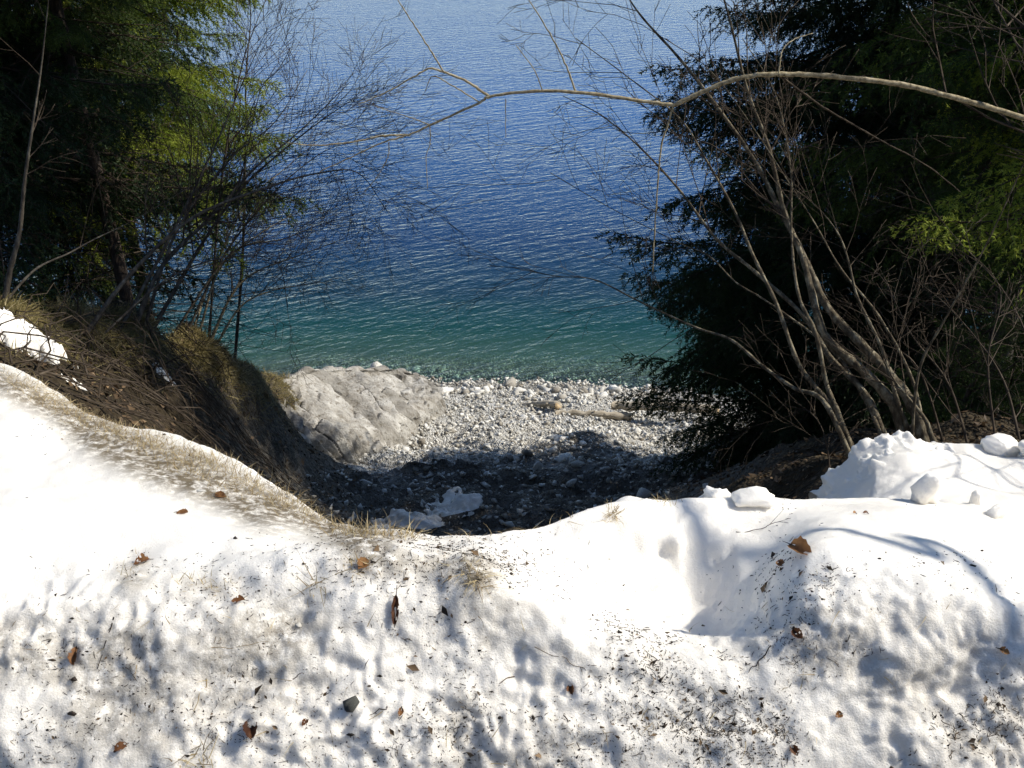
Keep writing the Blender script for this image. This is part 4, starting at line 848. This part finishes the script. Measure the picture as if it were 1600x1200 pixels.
TW = [((178, 965, 152, 1046, .0013), 'thin curved brown twig at the left below the leaf clump'), ((322, 1060, 300, 1120, .0011), 'pale straight straw lying upright in the lower left snow'), ((604, 1104, 577, 1118, .0013), 'short black twig to the right of the dark grey stone'),
      ((803, 1057, 752, 1074, .0012), 'thin dark twig pointing at the middle of the snow face'), ((1205, 1010, 1170, 1052, .0014), 'brown twig leaning on the snow below the reddish leaf'), ((1498, 1146, 1475, 1200, .0015), 'dark twig at the bottom right corner edge'),
      ((880, 1118, 905, 1170, .0013), 'crooked black twig hanging below the orange bud scale'), ((1082, 1105, 1050, 1155, .0010), 'thin bent brown twig with a kink right of centre bottom'), ((1150, 832, 1232, 818, .0012), 'dark twig lying along the top of the right bulge'),
      ((995, 1135, 1012, 1105, .0009), 'short pale straw in the snow right of centre'), ((1470, 1125, 1500, 1150, .0010), 'short brown twig beside the bottom right corner twig'), ((700, 995, 745, 965, .0010), 'faint curved grey twig above the middle of the snow face'),
      ((120, 950, 135, 975, .0008), 'short pale straw on the left snow face'), ((835, 1010, 925, 1048, .0009), 'long fine brown stalk sloping down right of centre'), ((458, 1062, 480, 1045, .0010), 'short curved twig above and left of the dark stone'), ((330, 1012, 420, 1003, .0007), 'fine pale root thread across the left snow face')]
for k, (a, lb) in enumerate(TW): twig_thing(*a, lb, 'straw' if 'straw' in lb or 'pale' in lb else 'litter', 2 if k in (0, 4, 6, 8) else 0, k)

def leaf(px, py, ln, wd, ang, curl, seed, label, tilt=.25, mat='beech_leaf', name='fallen_leaf', cat='leaf'):
    r = np.random.default_rng(seed); p, n = on_obj(snow_bank, px, py); n = n * .7 + np.array([0, -.3, .5]); u, v, w = frame_from(n, ang); w2 = w
    a, b = 10, 7; s = np.linspace(0, 1, a); c = np.linspace(-1, 1, b); S, C = np.meshgrid(s, c, indexing='ij'); half = wd * np.sin(np.pi * S ** .8) ** .8 * (1 + .18 * (np.arange(a)[:, None] % 2)) + .0006
    X = (S - .5) * ln; Yy = C * half * math.cos(curl * .6); Z = np.abs(C) ** 1.5 * half * math.sin(curl) + ln * .16 * np.sin(S * 4 + seed) * .5 + ln * tilt * (S - .3) + .05 * ln * fbm(S * 5, C * 3, seed=seed) + .0025
    V = p + X[..., None] * u + Yy[..., None] * v + Z[..., None] * w2; V = V.reshape(-1, 3); i = (np.arange(a - 1)[:, None] * b + np.arange(b - 1)).ravel(); g = Geo(); F = np.stack([i, i + 1, i + b + 1, i + b], -1)
    F = F[r.uniform(0, 1, len(F)) > .06]
    root = empty(name, p); tag(root, label, cat, 'dead leaves on the snow'); g.put(V, F, .5); add('blade', g.mesh('blade', True, p), M[mat], root)
    g = Geo(); q = V[b // 2]; g.tube([V[b * 3 + b // 2], q, q - u * ln * .3 - w * .004], [.0009, .0009, .0006], 4, .4); add('stalk', g.mesh('stalk', False, p), M['litter'], root)
LEAVES = [((1252, 862, .062, .019, 2.2, .9, 1), 'large torn brown leaf standing up on the right bulge'), ((1221, 882, .026, .009, 1.8, .6, 2), 'small orange leaf just left of the large torn leaf'), ((1247, 992, .034, .011, 2.0, .8, 3), 'reddish brown crumpled leaf below the large torn leaf'),
          ((392, 1142, .055, .017, 1.9, 1.1, 4), 'dark brown curled leaf near the bottom left'), ((190, 1168, .030, .009, .5, .7, 5), 'small half buried orange brown leaf at the bottom left'), ((118, 1026, .046, .010, 1.6, .9, 6), 'long curled tan leaf on the left snow face'),
          ((222, 880, .040, .016, .4, .6, 7), 'crumpled tan leaf on the rim of the left snow'), ((372, 940, .030, .009, .3, .9, 8), 'small dark red leaf fragment below the rim at left'), ((345, 776, .040, .012, 2.8, .7, 9), 'dark brown leaf lying in the grass seam at left'),
          ((285, 802, .036, .013, 2.9, .3, 10), 'flat pale tan leaf on the bright left snow'), ((570, 884, .034, .016, .7, .9, 11), 'shaggy brown leaf clump on the crest at left of centre'), ((893, 1078, .024, .009, 1.7, 1.0, 12), 'orange bud scale in the middle of the snow face'),
          ((476, 1130, .018, .006, 1.0, .8, 13), 'tiny orange leaf scrap left of the dark stone'), ((1568, 1018, .024, .008, 2.6, .9, 14), 'small dark leaf scrap near the right frame edge'), ((1310, 1118, .018, .009, .4, 1.2, 15), 'rounded dark red bud scale in the lower right snow'), ((1240, 1172, .026, .009, 2.0, .9, 16), 'upturned brown leaf tip at the bottom right'),
          ((625, 1112, .02, .006, 1.5, .9, 17), 'tiny dark leaf scrap just right of the dark stone'), ((1335, 803, .012, .005, .2, .6, 18), 'dark red scrap on the smooth crest at right'), ((1352, 803, .016, .005, .0, .6, 19), 'dark brown scrap on the smooth crest beside a red one')]
for k, (a, lb) in enumerate(LEAVES): leaf(a[0], a[1], a[2] * (1 if k == 0 else .82), a[3] * (1 if k == 0 else .85), *a[4:], lb, tilt=.25 if k == 0 else .12)
leaf(618, 955, .062, .007, 1.55, .9, 21, 'narrow upright strip of orange brown bark in the snow', .1, 'beech_leaf', 'bark_strip', 'bark')

def snow_stone(px, py, size, k, rot, label, mat='dark_stone'):
    p, n = on_obj(snow_bank, px, py); me = mesh_from('stone', *STONES[k]); me.materials.append(M[mat]); o = add('stone', me); o.location = p + n * size[2] * .2; o.scale = size; o.rotation_euler = rot; tag(o, label, 'stone')
snow_stone(550, 1102, (.017, .027, .020), 2, (1.0, .2, .25), 'dark grey angular stone sunk in the lower left snow')
snow_stone(468, 978, (.010, .010, .008), 5, (0, .2, .3), 'small pale grey pebble in a hollow on the left snow face', 'stone')
snow_stone(312, 768, (.016, .010, .007), 4, (0, 0, .3), 'flat grey stone lying in the grass seam', 'stone')
